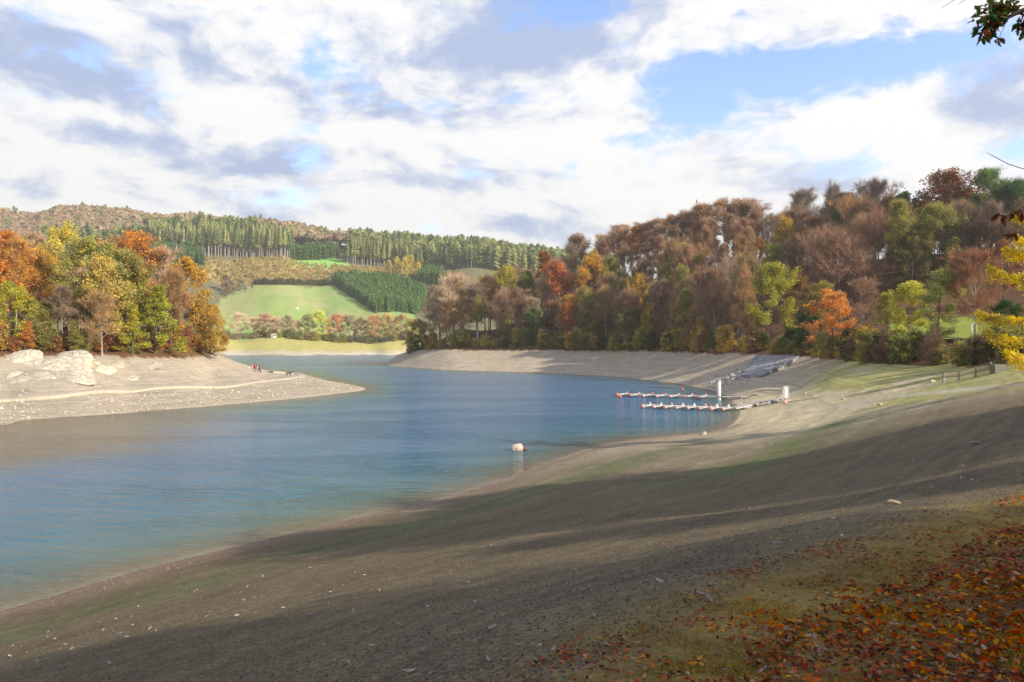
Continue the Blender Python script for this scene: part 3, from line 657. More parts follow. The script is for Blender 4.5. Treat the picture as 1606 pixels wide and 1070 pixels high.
# ---- right wood: front trees
BX = [640, 700, 800, 870, 950, 1050, 1120, 1185, 1250, 1330, 1400]; BY = [255, 238, 224, 214, 204, 178, 160, 144, 130, 108, 95]
def bY(px): return float(np.interp(px, BX, BY))
def R_(px, top, dY, kind, col, label, var=None, sx=1.0, name='broadleaf_tree', **k): return T(px, top, bY(px) + dY, kind, col, label, name, var, sx, **k)
R_(655, 500, 2, 'full', (.33, .27, .05), 'pale olive rounded tree at the far tip of the right headland', 1, 1.5)
R_(675, 468, 8, 'bare', BEIGE, 'bare beige tree behind the pale olive tree at the right headland tip', 0, 1.1)
R_(712, 433, 10, 'bare', BEIGE, 'tall bare beige tree crowning the right headland tip', 1, 1.15)
R_(690, 450, 14, 'bare', TAUPE, 'bare grey brown tree left of the tall beige tree', 3, 1.1)
R_(748, 448, 10, 'slender', TAUPE, 'tall taupe tree with thin upright stems right of the beige crown', 3, 1.5)
R_(768, 430, 16, 'bare', (.19, .11, .045), 'bare tree with reddish brown crown right of the headland tip', 2, 1.0)
R_(735, 520, 2, 'full', OLIVE, 'low olive tree at the bank edge under the tall taupe tree', 2, 1.4)
R_(795, 488, 3, 'full', (.20, .19, .03), 'olive conical tree at the bank edge below the brown crowns', 0, 1.3)
R_(798, 420, 20, 'leafy', YGREEN, 'small yellow green crown high among bare brown trees', 3, .7)
R_(838, 482, 4, 'full', (.11, .16, .035), 'mid green tree at the bank edge with brown trees behind', 1, 1.2)
R_(820, 452, 10, 'bare', MAUVE, 'bare mauve brown tree above the olive conical tree', 4, 1.0)
R_(852, 520, 1, 'full', (.33, .36, .03), 'bright lime green small tree at the bank edge', 1, 1.6)
R_(868, 385, 28, 'full', RUST, 'tall pointed rust brown tree standing above the slope', 0, 1.2)
R_(893, 470, 5, 'leafy', (.38, .12, .02), 'orange brown tree low on the bank edge', 0, .9)
R_(885, 408, 22, 'leafy', (.42, .13, .04), 'reddish orange crown beside the pointed rust tree', 2, 1.0)
R_(925, 400, 24, 'leafy', (.50, .27, .02), 'golden orange crown high on the right slope', 4, 1.0)
R_(918, 528, 1, 'shrub', (.24, .19, .05), 'large olive brown bush at the bank edge', 0, 1.2)
R_(950, 450, 12, 'bare', BROWN, 'bare brown tree under the golden orange crown', 3, 1.1)
R_(985, 478, 3, 'full', (.18, .20, .04), 'broad olive green tree at the bank edge left of the yellow one', 1, 1.4)
R_(1012, 488, 2, 'full', (.30, .27, .035), 'olive yellow tree at the bank edge right of the broad olive green one', 2, 1.4)
R_(1005, 432, 14, 'leafy', GOLD, 'narrow golden tree with bright leaves part way up the slope', 3, .75)
R_(968, 515, 1, 'full', OLIVE, 'short olive tree filling the bank edge', 0, 1.5)
R_(1050, 522, 1, 'full', DGREEN, 'low dark green bush tree at the bank edge', 1, 1.6)
R_(1062, 480, 6, 'leafy', BROWN, 'brown leaved tree above the low dark green bush tree', 1, .9)
R_(1105, 500, 4, 'leafy', (.30, .16, .02), 'orange brown tree at the bank edge with green bush below', 4, 1.0)
R_(1082, 520, 2, 'full', (.24, .22, .04), 'short olive gold tree at the bank edge', 2, 1.5)
R_(1125, 430, 14, 'slender', MAUVE, 'tall thin bare tree with one long white stem', 1, .9)
R_(1140, 505, 3, 'full', (.10, .13, .03), 'dark olive tree left of the large green tree', 1, 1.3)
R_(1165, 468, 10, 'bare', MAUVE, 'bare mauve tree left of the large green tree', 0, 1.1)
R_(1208, 418, 4, 'leafy', (.34, .30, .02), 'large yellow green tree with a full crown at the foot of the right slope', 3, 1.0)
R_(1190, 372, 50, 'leafy', (.30, .15, .02), 'golden brown crown part way up the wooded slope', 0, .8)
R_(1212, 380, 45, 'leafy', (.24, .25, .05), 'soft yellow green crown beside the golden brown one', 2, .7)
R_(1250, 430, 18, 'leafy', (.20, .12, .025), 'brown gold tree right of the large yellow green tree', 4, 1.0)
R_(1285, 445, 10, 'leafy', (.26, .20, .025), 'olive gold tree behind the bright orange tree', 3, .9)
R_(1268, 488, 4, 'full', (.035, .085, .02), 'dark green ivy clad tree left of the bright orange tree', 1, 1.3)
R_(1306, 461, 3, 'leafy', (.60, .24, .03), 'bright orange round tree at the foot of the right slope', 1, 1.25)
R_(1302, 520, 0, 'slender', (.32, .33, .09), 'small pale green leaning birch in front of the bright orange tree', 3, 1.3, name='leaning_tree', rz=0, tilt=(0, radians(-22)))
R_(1320, 385, 45, 'dome', MAUVE, 'wide mauve dome of bare twigs above the bright orange tree', 0, 1.2, name='bare_tree')
R_(1265, 382, 55, 'dome', (.20, .11, .06), 'wide reddish brown dome of bare twigs left of the mauve dome', 1, 1.1, name='bare_tree')
R_(1350, 440, 22, 'bare', MAUVE, 'grey mauve bare tree on the right flank of the mauve dome', 1, 1.1)
# park trees and hillside at the right
T(1425, 445, 108, 'leafy', (.48, .42, .02), 'yellow green spreading tree on the lawn at the right', 'park_tree', 3, 1.2)
T(1392, 462, 112, 'leafy', (.34, .31, .03), 'green tree left of the spreading yellow green tree', 'park_tree', 1, .8)
T(1470, 425, 104, 'leafy', (.33, .33, .08), 'pale green tall tree with a dark leaning stem on the lawn', 'park_tree', 4, 1.1)
T(1530, 395, 100, 'bare', (.28, .12, .055), 'red brown half bare tree with a forked trunk behind the lamp post', 'park_tree', 1, 1.15)
T(1310, 290, 205, 'bare', (.20, .15, .12), 'bare grey crown against the sky on the right crest', 'broadleaf_tree', 0, .9)
T(1318, 335, 190, 'leafy', (.08, .105, .025), 'dark ivy green tree below the bare grey crown', 'broadleaf_tree', 1, 1.1)
T(1258, 295, 215, 'bare', (.24, .19, .15), 'pale bare crown against the sky left of the ivy green tree', 'broadleaf_tree', 2, 1.0)
T(1372, 285, 190, 'bare', (.15, .10, .085), 'tall bare dark crown against the sky with a black stem', 'broadleaf_tree', 1, .95)
T(1345, 300, 198, 'slender', (.17, .12, .09), 'thin bare tree between two ivy covered trees on the crest', 'broadleaf_tree', 0, 1.3)
T(1420, 300, 180, 'leafy', (.09, .13, .03), 'green crown on the right crest beside the bare dark crown', 'broadleaf_tree', 0, .9)
T(1482, 275, 175, 'leafy', (.22, .075, .025), 'rust topped broad tree on the right crest', 'broadleaf_tree', 3, 1.25)
T(1462, 330, 160, 'leafy', (.13, .13, .03), 'broad olive green tree below the rust topped tree', 'broadleaf_tree', 1, 1.25)
T(1430, 360, 150, 'leafy', (.14, .125, .035), 'olive brown tree on the hillside above the lawn', 'broadleaf_tree', 4, 1.1)
T(1500, 390, 135, 'leafy', (.15, .14, .035), 'dull olive tree on the hillside behind the red brown park tree', 'broadleaf_tree', 2, 1.1)
T(1546, 268, 165, 'slender', (.12, .20, .05), 'tall light green tree top against the sky near the right edge', 'broadleaf_tree', 2, 1.3)
T(1580, 292, 160, 'bare', (.10, .075, .06), 'dark bare crown against the sky near the right edge', 'broadleaf_tree', 4, 1.0)
T(1600, 285, 158, 'slender', (.06, .12, .035), 'dark green thin tree top at the right edge', 'broadleaf_tree', 1, 1.3)
T(1530, 330, 150, 'bare', (.11, .07, .06), 'dark bare tree on the hillside under the light green tree top', 'broadleaf_tree', 0, 1.0)
T(1575, 375, 130, 'leafy', (.26, .10, .03), 'rust coloured tree behind the yellow larch', 'broadleaf_tree', 0, .9)
T(1520, 400, 128, 'leafy', (.24, .17, .03), 'golden olive tree on the hillside left of the larch', 'broadleaf_tree', 3, .8)
T(1580, 470, 92, 'full', (.05, .10, .02), 'dark green broad tree behind the lamp post at the right edge', 'park_tree', 1, 1.5)
T(1610, 520, 68, 'full', (.075, .12, .02), 'low dark green tree below the larch at the right edge', 'park_tree', 0, 2.0)
# crest trees with daylight between their stems
for px, tp, c, wd in ((905, 372, TAUPE, 'grey'), (935, 366, BEIGE, 'pale'), (958, 352, PINK, 'pinkish'), (978, 358, PINK, 'pinkish'), (1000, 358, ORANGE, 'orange'), (1015, 350, (.36, .17, .06), 'orange brown'), (1033, 345, PINK, 'pinkish'), (1048, 340, (.36, .17, .06), 'orange brown'),
                      (1066, 335, PINK, 'pinkish'), (1082, 333, TAUPE, 'grey'), (1098, 328, (.20, .2, .06), 'olive'), (1118, 320, PINK, 'pinkish'), (1140, 316, PINK, 'pinkish'), (1160, 316, (.34, .18, .09), 'orange brown'), (1180, 315, PINK, 'pinkish')):
    Y = float(np.interp(px, [850, 950, 1050, 1150, 1250], [282, 266, 247, 238, 228])) + PR.uniform(-3, 3)
    T(px, tp, Y, 'slender', c, '%s thin tree on the crest with sky showing between the stems' % wd, 'broadleaf_tree', None, 1.35, group='%s thin trees on the crest' % wd)
T(1093, 318, 250, 'young_spruce', SPRUCE, 'dark fir tip poking above the crest of the right wood', 'fir_tree', 0, .9)
# fill of the right slope
def rw(g):
    px = g.uniform(700, 1660); b = bY(min(px, 1400)); top = float(np.interp(px, [700, 850, 950, 1050, 1150, 1250, 1350, 1450, 1606], [272, 282, 262, 243, 234, 226, 212, 200, 190])) + 6
    if px > 1400: b = 138
    y = g.uniform(b + 4, top); x = pxw(px, y)
    if 1385 < px < 1600 and y < 150: return None
    if 1180 < px < 1400 and y < bY(px) + 62: return None
    return (x, y)
RCOL = [(MAUVE, 'mauve'), (BROWN, 'brown'), (MAUVE, 'mauve'), (RUST, 'rust'), (OLIVE, 'olive'), (GOLD, 'golden'), (TAUPE, 'grey brown')]
for x, y in scatter(185, rw, 4.9, 8):
    px = 803 + F * x / y; z = gz(x, y); u = (y - bY(min(px, 1400))) / 80
    lim = float(np.interp(px, [700, 760, 850, 900, 950, 1050, 1130, 1250, 1300, 1450, 1606], [440, 430, 400, 385, 370, 345, 322, 318, 305, 295, 300])) + 4
    hm = CH + (535 - lim) / F * y - z
    w_ = [5, 3, 5, .4, .6, .3, 1.6] if u > .45 and px < 1400 else [3, 3.5, 3, .8, 2.5, 1.0, 1.6] if px < 1400 else [1, 1.5, 1, 1.5, 5, 1, .7]
    if px < 780: w_ = [0, 2, 0, 1, 1, .4, 5]
    c, wd = PR.choices(RCOL, w_)[0]; kd = 'bare' if wd in ('mauve', 'grey brown', 'brown') else PR.choice(['leafy', 'leafy', 'slender'])
    h = min(PR.uniform(12, 19), hm * PR.uniform(.88, 1.0))
    if 900 < px < 1190 and u > .55: kd = 'slender'
    if 925 < px < 1085 and y > float(np.interp(px, [850, 950, 1050, 1150], [282, 266, 247, 238])) - 16: continue
    if h < 5: continue
    plant('broadleaf_tree', kd, x, y, h, c, near_label(px, 535 - F * (z + h - CH) / y + 25, wd), '%s trees covering the right slope' % wd, sx=PR.uniform(.72, 1.05), ja=.2)
SC = [(OLIVE, 'olive'), (YGREEN, 'yellow green'), (GOLD, 'golden'), (BROWN, 'brown'), (GREEN, 'green'), (DGREEN, 'dark green')]
for i in range(52):
    px = 640 + i * 14 + PR.uniform(-6, 6); yb = bY(px) + PR.uniform(.6, 3.5); c, wd = PR.choice(SC)
    plant('shrub', 'shrub', pxw(px, yb), yb, PR.uniform(2.0, 4.8) * (1 if px < 1200 else .8), c, near_label(px, 552, wd, 'shrub'), '%s shrubs edging the right wood' % wd, 'shrub')
for i in range(30):     # bushes between the beach and the park
    px = 1335 + i * 8.5 + PR.uniform(-4, 4); yb = float(np.interp(px, [1330, 1400, 1480, 1606], [104, 94, 84, 66])) + PR.uniform(-1, 5); br = PR.random() < .45
    c, wd = (((.20, .10, .06), 'brown') if br else PR.choice([(DGREEN, 'dark green'), (GREEN, 'green'), (OLIVE, 'olive')]))
    plant('shrub', 'scrub' if br else 'shrub', pxw(px, yb), yb, PR.uniform(1.5, 3.2), c, near_label(px, 562, wd, 'bush'), '%s bushes between beach and lawn' % wd, 'shrub')
# ---- trees on the far shore
for px, tp, kd, c, lab, sx in ((378, 498, 'bare', BEIGE, 'whitish bare tree, leftmost on the far shore', 1.), (398, 503, 'bare', BEIGE, 'beige bare tree next to the whitish one on the far shore', 1.), (412, 498, 'leafy', PINK, 'pink brown tree on the far shore left of the white hut', 1.1),
                     (432, 503, 'bare', PINK, 'pale pinkish bare tree just left of the white hut', 1.2), (450, 500, 'leafy', TAUPE, 'grey brown round tree just right of the white hut', .9), (467, 508, 'bare', PINK, 'small pinkish bare tree on the far shore', .9),
                     (484, 498, 'leafy', (.27, .27, .07), 'green yellow tree in the middle of the far shore row', .9), (505, 494, 'leafy', YEL, 'bright yellow topped tree on the far shore', .9), (525, 500, 'leafy', (.50, .21, .09), 'salmon orange tree on the far shore', .9),
                     (548, 502, 'leafy', (.26, .24, .12), 'grey green tree on the far shore right of the salmon one', 1.), (566, 503, 'leafy', TAUPE, 'taupe tree above the grey boulders on the far shore', .9), (583, 500, 'leafy', (.42, .25, .10), 'tan orange tree on the far shore', 1.),
                     (600, 497, 'leafy', (.45, .33, .10), 'straw yellow tree on the far shore near the dark shelter', .9), (615, 505, 'bare', TAUPE, 'bare grey brown tree over the dark shelter', .9), (630, 498, 'leafy', (.38, .26, .10), 'tan tree right of the dark shelter', .9), (647, 505, 'leafy', (.40, .30, .07), 'last yellow brown tree of the far shore row before the headland', .9)):
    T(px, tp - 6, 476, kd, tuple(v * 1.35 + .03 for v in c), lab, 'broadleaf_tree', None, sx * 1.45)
for i in range(34):
    px = 350 + i * 9 + PR.uniform(-4, 4); c, wd = PR.choice([((.34, .32, .09), 'olive'), (YGREEN, 'yellow green'), (BEIGE, 'grey brown'), ((.24, .26, .08), 'green')])
    plant('shrub', 'shrub', pxw(px, 474), 474 + PR.uniform(-2, 3), PR.uniform(2, 4.2), c, near_label(px, 530, wd, 'bush'), '%s bushes on the far shore' % wd, 'shrub', sx=1.5)
for px, tp, y, c, lab in ((352, 432, 600, MAUVE, 'dark mauve bush beside the left wood on the far meadow'), (364, 440, 596, TAUPE, 'grey brown tree on the left side of the far meadow'), (356, 448, 590, BROWN, 'small rust brown tree low on the left side of the far meadow'), (375, 444, 600, OLIVE, 'olive bush on the left side of the far meadow'),
                     (395, 446, 600, (.34, .18, .05), 'orange brown tree above the left part of the far meadow'), (384, 452, 594, TAUPE, 'pale brown bush in front of the orange brown meadow tree'), (430, 428, 640, (.27, .15, .06), 'single brown tree on the upper edge of the far meadow'), (342, 425, 640, MAUVE, 'dark bush touching the left wood above the meadow')):
    T(px, tp, y, 'leafy', c, lab, 'broadleaf_tree', None, 1.1)
for i in range(22):
    px = 402 + i * 5.6; X, Y, z = hit(px, 447 - abs(i - 16) * .1); plant('shrub', 'shrub', X, Y, PR.uniform(2.5, 4.5), (.17, .17, .07), 'dark hedge bush on the upper edge of the far meadow', 'dark hedge bushes above the far meadow', 'shrub', sx=1.6)
# ---- far conifer stands
def stand(pxs, base, depth, rows, n, top, cols, lab, grp, seed, kind='spruce', name='spruce_tree', hr=(20, 26)):
    g = random.Random(seed)
    for r_ in range(rows):
        m = n if r_ == 0 else int(n * .7)
        for i in range(m):
            px = pxs[0] + (pxs[1] - pxs[0]) * (i + g.random()) / m; by = float(np.interp(px, base[0], base[1]))
            X, Y, z = hit(px, by, 300); Y += r_ * depth / rows + g.uniform(0, 3); X = pxw(px, Y)
            plant(name, kind, X, Y, g.uniform(*hr), g.choice(cols), lab, grp)
stand((318, 456), ([318, 400, 456], [402, 405, 407]), 40, 3, 44, 350, [SPRUCE, LSPRUCE, (.11, .15, .05)], 'spruce with bare pale stem in the tall stand above the ochre field', 'spruces of the tall stand above the ochre field', 31, hr=(24, 30))
stand((545, 640), ([545, 600, 640], [414, 418, 424]), 30, 2, 26, 380, [SPRUCE, LSPRUCE, (.20, .20, .05)], 'spruce with bare pale stem right of the small bright green field', 'spruces right of the bright green field', 32, hr=(20, 26))
stand((640, 760), ([640, 760], [424, 420]), 40, 2, 24, 385, [SPRUCE, (.15, .2, .06)], 'spruce on the slope behind the right headland', 'spruces behind the right headland', 33, hr=(17, 23))
stand((232, 320), ([232, 320], [392, 402]), 35, 2, 22, 350, [SPRUCE, LSPRUCE], 'spruce with bare pale stem above the left wood', 'spruces above the left wood', 34, hr=(22, 27))
for i, (px, tp, Y) in enumerate(((622, 402, 660), (634, 404, 655), (645, 400, 665), (612, 408, 668), (655, 412, 655))):
    T(px, tp, Y, 'leafy', YEL, 'yellow larch standing before the dark spruces on the far slope', 'larch_tree', None, .7, group='yellow larches before the far spruces')
# ---- woods so far off that they read as one mass
def mass(name, pts, makers, label, cat, seed):
    g = np.random.default_rng(seed); V = []; Fq = []; col = []; b = 0
    for (x, y, z, h, mk, c) in pts:
        v, f = makers[mk][g.integers(len(makers[mk]))]; a = g.uniform(0, 6.28); s = h; ca, sa = cos(a), sin(a)
        R = np.array([[ca, -sa, 0], [sa, ca, 0], [0, 0, 1]]) * s; w3 = v @ R.T + np.array([x, y, z]); V.append(w3); Fq.append(f + b); b += len(v)
        cc = np.array(c) * g.uniform(.88, 1.12); col.append(np.tile(cc, (len(v), 1)))
    me = mesh_np(name, np.vstack(V), [np.vstack(Fq)], M_leafv, np.vstack(col)); ob(name, me, label=label, cat=cat, kind='stuff')
def blob_unit(seed, n=46):
    g = np.random.default_rng(seed); u = g.normal(0, 1, (n, 3)); u /= np.linalg.norm(u, axis=1)[:, None]; u[:, 2] = np.abs(u[:, 2]) * 1.1 - .3
    c = u * g.uniform(.7, 1.0, n)[:, None] * np.array([.30, .30, .34]) + np.array([0, 0, .62])
    nn = u + g.normal(0, .22, (n, 3)); nn /= np.linalg.norm(nn, axis=1)[:, None]; a = np.cross(nn, g.normal(0, 1, (n, 3))); a /= np.linalg.norm(a, axis=1)[:, None]; bb = np.cross(nn, a)
    s = g.uniform(.07, .13, n)[:, None]; V = np.stack([c - a * s, c - bb * s, c + a * s, c + bb * s], 1).reshape(-1, 3); return V, np.arange(4 * n).reshape(-1, 4)
def spr_unit(seed, h0, R=.12, nl=8, nb=6):
    v, f = spruce_crown(seed, 1.0, h0, R, nl, nb); v = np.vstack([v, [(-.012, 0, -.05), (.012, 0, -.05), (.004, 0, .9), (-.004, 0, .9), (0, -.012, -.05), (0, .012, -.05), (0, .004, .9), (0, -.004, .9)]]); n = len(v) - 8
    return v, np.vstack([f[0], [[n, n + 1, n + 2, n + 3], [n + 4, n + 5, n + 6, n + 7]]])
UN = {'blob': [blob_unit(i) for i in range(5)], 'spr': [spr_unit(i, .3) for i in range(3)], 'yspr': [spr_unit(i + 9, .02, .2, 7, 7) for i in range(3)]}
def ridge_pts(seed):
    g = random.Random(seed); bl, sp = [], []
    fields = [meadow, ochre, upgreen, slopebrown]; N = 5200
    pxx = np.array([g.uniform(-260, 960) for _ in range(N)]); yy = np.array([g.uniform(700, 985) for _ in range(N)]); X = (pxx - 803) / F * yy
    Z = height(X, yy); bad = np.zeros(N, bool)
    for f in fields: bad |= inpoly(X, yy, f)
    py = 535 - F * (Z - CH) / yy
    for i in range(N):
        if bad[i]: continue
        px = pxx[i]; yv = yy[i]
        front = float(np.interp(px, [-260, 220, 320, 456, 470, 540, 560, 640, 760, 960], [700, 720, 735, 740, 800, 800, 735, 730, 700, 700]))
        if yv < front: continue
        back = float(np.interp(px, [-260, 200, 320, 450, 540, 640, 960], [770, 790, 800, 790, 805, 960, 960]))
        s_ = fbm(np.array([X[i] / 50]), np.array([yv / 50]), 3, 77)[0] * 40
        if yv + s_ < back: sp.append((X[i], yv, Z[i] - .5, g.uniform(17, 24), 'spr', g.choice([SPRUCE, LSPRUCE, (.10, .15, .05)])))
        else: bl.append((X[i], yv, Z[i] - 2, g.uniform(17, 22), 'blob', g.choice([(.46, .32, .21), (.43, .30, .20), (.49, .33, .20), (.42, .34, .19)])) if g.random() > .06 else (X[i], yv, Z[i] - 2, g.uniform(17, 22), 'spr', SPRUCE))
    return bl, sp
bl_, sp_ = ridge_pts(3)
mass('beech_wood', bl_, UN, 'brown leafless beech wood along the far ridge', 'woodland', 1)
mass('spruce_forest', sp_, UN, 'dark green spruce forest covering the far slope below the ridge', 'woodland', 2)
def poly_fill(poly, n, seed):
    g = np.random.default_rng(seed); P_ = np.array(poly); x0, y0 = P_.min(0); x1, y1 = P_.max(0); X = g.uniform(x0, x1, n * 6); Y = g.uniform(y0, y1, n * 6); k = inpoly(X, Y, poly); X, Y = X[k][:n], Y[k][:n]; return X, Y, height(X, Y)
plantation = [hit(*p)[:2] for p in ((519, 441), (560, 438), (640, 447), (672, 463), (650, 493), (590, 491), (560, 470))]
X, Y, Z = poly_fill(plantation, 1500, 5)
mass('spruce_plantation', [(a, b, c, random.uniform(6, 9), 'yspr', random.choice([(.13, .23, .06), (.16, .27, .07), (.11, .20, .055)])) for a, b, c in zip(X, Y, Z)], UN, 'dense dark green young spruce plantation beside the far meadow', 'plantation', 3)
for poly, lab in (([(452, 404), (530, 405), (530, 398), (452, 397)], 'strip of young spruces above the small bright green field'), ([(225, 420), (320, 420), (318, 405), (260, 392), (228, 392)], 'dark green young spruce stand above the left wood'), ([(655, 448), (690, 450), (695, 436), (660, 436)], 'small rounded dark green spruce clump beside the brown slope')):
    pw = [hit(*p)[:2] for p in poly]; X, Y, Z = poly_fill(pw, 420, 8)
    mass('young_spruce_stand', [(a, b, c, random.uniform(8, 12), 'yspr', random.choice([(.10, .19, .05), (.13, .22, .06)])) for a, b, c in zip(X, Y, Z)], UN, lab, 'plantation', 4)
X, Y, Z = poly_fill(ochre, 1500, 9)
mass('ochre_scrub', [(a, b, c - .6, random.uniform(2.5, 4.5), 'blob', random.choice([(.52, .38, .14), (.48, .29, .13), (.52, .44, .14), (.36, .36, .12)])) for a, b, c in zip(X, Y, Z)], UN, 'ochre bracken and scrub covering the slope above the far meadow', 'scrub', 6)
X, Y, Z = poly_fill(slopebrown, 500, 10)
mass('slope_scrub', [(a, b, c - .6, random.uniform(3, 6), 'blob', random.choice([(.34, .24, .12), (.28, .18, .10), (.30, .28, .10)])) for a, b, c in zip(X, Y, Z)], UN, 'thin brown scrub on the slope behind the plantation', 'scrub', 7)
# ---- trees right of the viewpoint, outside the picture, that shade the foreground
def to_shore(x, y):
    ts = np.arange(4, 90, 1.0); zz = height(x - sin(SUN_AZ) * ts, y - cos(SUN_AZ) * ts); k = np.argmax(zz < 0); return float(ts[k]) if zz[k] < 0 else 40.
for i, (x, y) in enumerate(((26, 19), (34, 16), (24, 14), (16, -4), (38, 9), (20, -8), (14, -9), (43, 11), (26, -16), (38, -12), (50, 3), (47, 8), (10, -16), (18, -22), (45, -6), (31, 6), (23, -11), (7, -24), (40, 2), (34, -22))):
    h = min(24, max(7, to_shore(x, y) * tan(SUN_EL) - gz(x, y) - PR.uniform(0, 3)))
    plant('shade_tree', 'full' if i % 3 else 'leafy', x, y, h, (.14, .13, .03), 'leafy tree on the high bank right of the viewpoint, shading the near shore', 'trees shading the near shore', sx=max(.9, 15 / h))
# ------------------------------------------------------------------ larch at the right edge
def larch():
    r = random.Random(61); H = 15; mb = MB(); mb.tube([(0, 0, -.5), (0.05, 0, 5), (0, 0, H)], [.3, .2, .03], 8, cap=False); tips = []
    V = []; Fq = []; g = np.random.default_rng(61)
    for i in range(30):
        t = .08 + .9 * i / 29; z = t * H; L = 5.2 * (1.08 - t) ** .8 * r.uniform(.8, 1.15); a = i * 2.399 + r.uniform(-.3, .3); p = Vector((0, 0, z)); pts = [p.copy()]; d = Vector((cos(a), sin(a), -.05))
        for k in range(6): d = (d + Vector((0, 0, -.02 if k < 2 else .12)) + rv(r, .08)).normalized(); p = p + d * L / 6; pts.append(p.copy())
        mb.tube(pts, [.06, .05, .04, .03, .02, .012, .005], 4, cap=False)
        for k in range(int(95 * L)):
            u = r.uniform(.12, 1) ** .8 * 6; q = min(int(u), 5); c = pts[q].lerp(pts[q + 1], u - q); side = d.cross(Vector((0, 0, 1))).normalized(); sp = (1 - u / 7) * .95
            c = c + side * r.gauss(0, sp * .6) + Vector((0, 0, -abs(r.gauss(0, .3)) + .08))
            tips.append((c, (d + rv(r, .5)).normalized(), 1.0))
    T_ = np.array([t[0] for t in tips]); n = len(T_) * 5; idx = g.integers(0, len(T_), n)
    D = np.array([t[1] for t in tips])[idx] + g.normal(0, .5, (n, 3)); D /= np.linalg.norm(D, axis=1)[:, None]; S_ = np.cross(D, g.normal(0, 1, (n, 3))); S_ /= np.linalg.norm(S_, axis=1)[:, None]
    c = T_[idx] + g.normal(0, .07, (n, 3)); l = g.uniform(.08, .24, n)[:, None]
    V = np.stack([c - S_ * .02, c + D * l * .5 - S_ * .03, c + D * l, c + D * l * .5 + S_ * .03], 1).reshape(-1, 3)
    return mb.mesh('trunk', M_bark, True), mesh_np('crown', V, np.arange(4 * n).reshape(-1, 4), M_leaf)
lt, lc = larch(); x, y = pxw(1655, 44), 44
o = empty('larch_tree', (x, y, gz(x, y)), 0.9, .95, label='bright yellow larch with drooping boughs reaching in from the right edge', cat='tree'); ob('trunk', lt, o); k = ob('crown', lc, o); k.color = (.74, .56, .04, 1)
# ------------------------------------------------------------------ rocks
def rock_mesh(seed, dims, sub=3, planes=14, rough=.05, mat=None, name='rock'):
    g = np.random.default_rng(seed); bm = bmesh.new(); bmesh.ops.create_icosphere(bm, subdivisions=sub, radius=1)
    n = g.normal(0, 1, (planes, 3)); n /= np.linalg.norm(n, axis=1)[:, None]; d = g.uniform(.62, .95, planes)
    for v in bm.verts:
        u = np.array(v.co); u /= np.linalg.norm(u); dot = n @ u; rr = min(1.15, np.min(np.where(dot > .05, d / np.maximum(dot, .05), 9))) * (1 + g.normal(0, rough * .4))
        rr *= 1 + rough * float(fbm(np.array([u[0] * 3 + 9]), np.array([u[1] * 3 + u[2] * 2]), 3, seed)[0])
        v.co = Vector(u * rr * np.array(dims) * .5)
    me = bpy.data.meshes.new(name); bm.to_mesh(me); bm.free(); me.materials.append(mat); return me
def stone_mat(name, base, dark=.5, scale=2.0):
    m, t = newmat(name); o = t.node('ShaderNodeTexCoord').outputs['Object']; n = t.noise(o, scale, 6, .65); v = t.node('ShaderNodeTexVoronoi', {'Vector': t.vmath('ADD', o, t.node('ShaderNodeTexNoise', {'Vector': o, 'Scale': scale}).outputs[1]), 'Scale': scale * .7}, feature='DISTANCE_TO_EDGE').outputs['Distance']
    c = t.mix(1, (*base, 1), t.ramp(n, [(.3, .7), (.7, 1.2)]), 'MULTIPLY'); c = t.mix(1, c, t.ramp(v, [(0, dark), (.05, 1)]), 'MULTIPLY')
    bs = t.node('ShaderNodeBsdfPrincipled', {'Base Color': c, 'Roughness': .9, 'Specular IOR Level': .2}); bn = t.node('ShaderNodeBump', {'Height': t.math('ADD', n, t.map(v, 0, .08)), 'Strength': .6, 'Distance': .08}); t.l.new(bn.outputs[0], bs.inputs['Normal'])
    finish(t, bs.outputs[0]); return m
M_chalk = stone_mat('pale_rock', (.50, .44, .34), .72, .9); M_grey = stone_mat('grey_rock', (.36, .35, .35), .6, 3); M_wet = stone_mat('white_boulder', (.50, .40, .34), .7, 1.5)
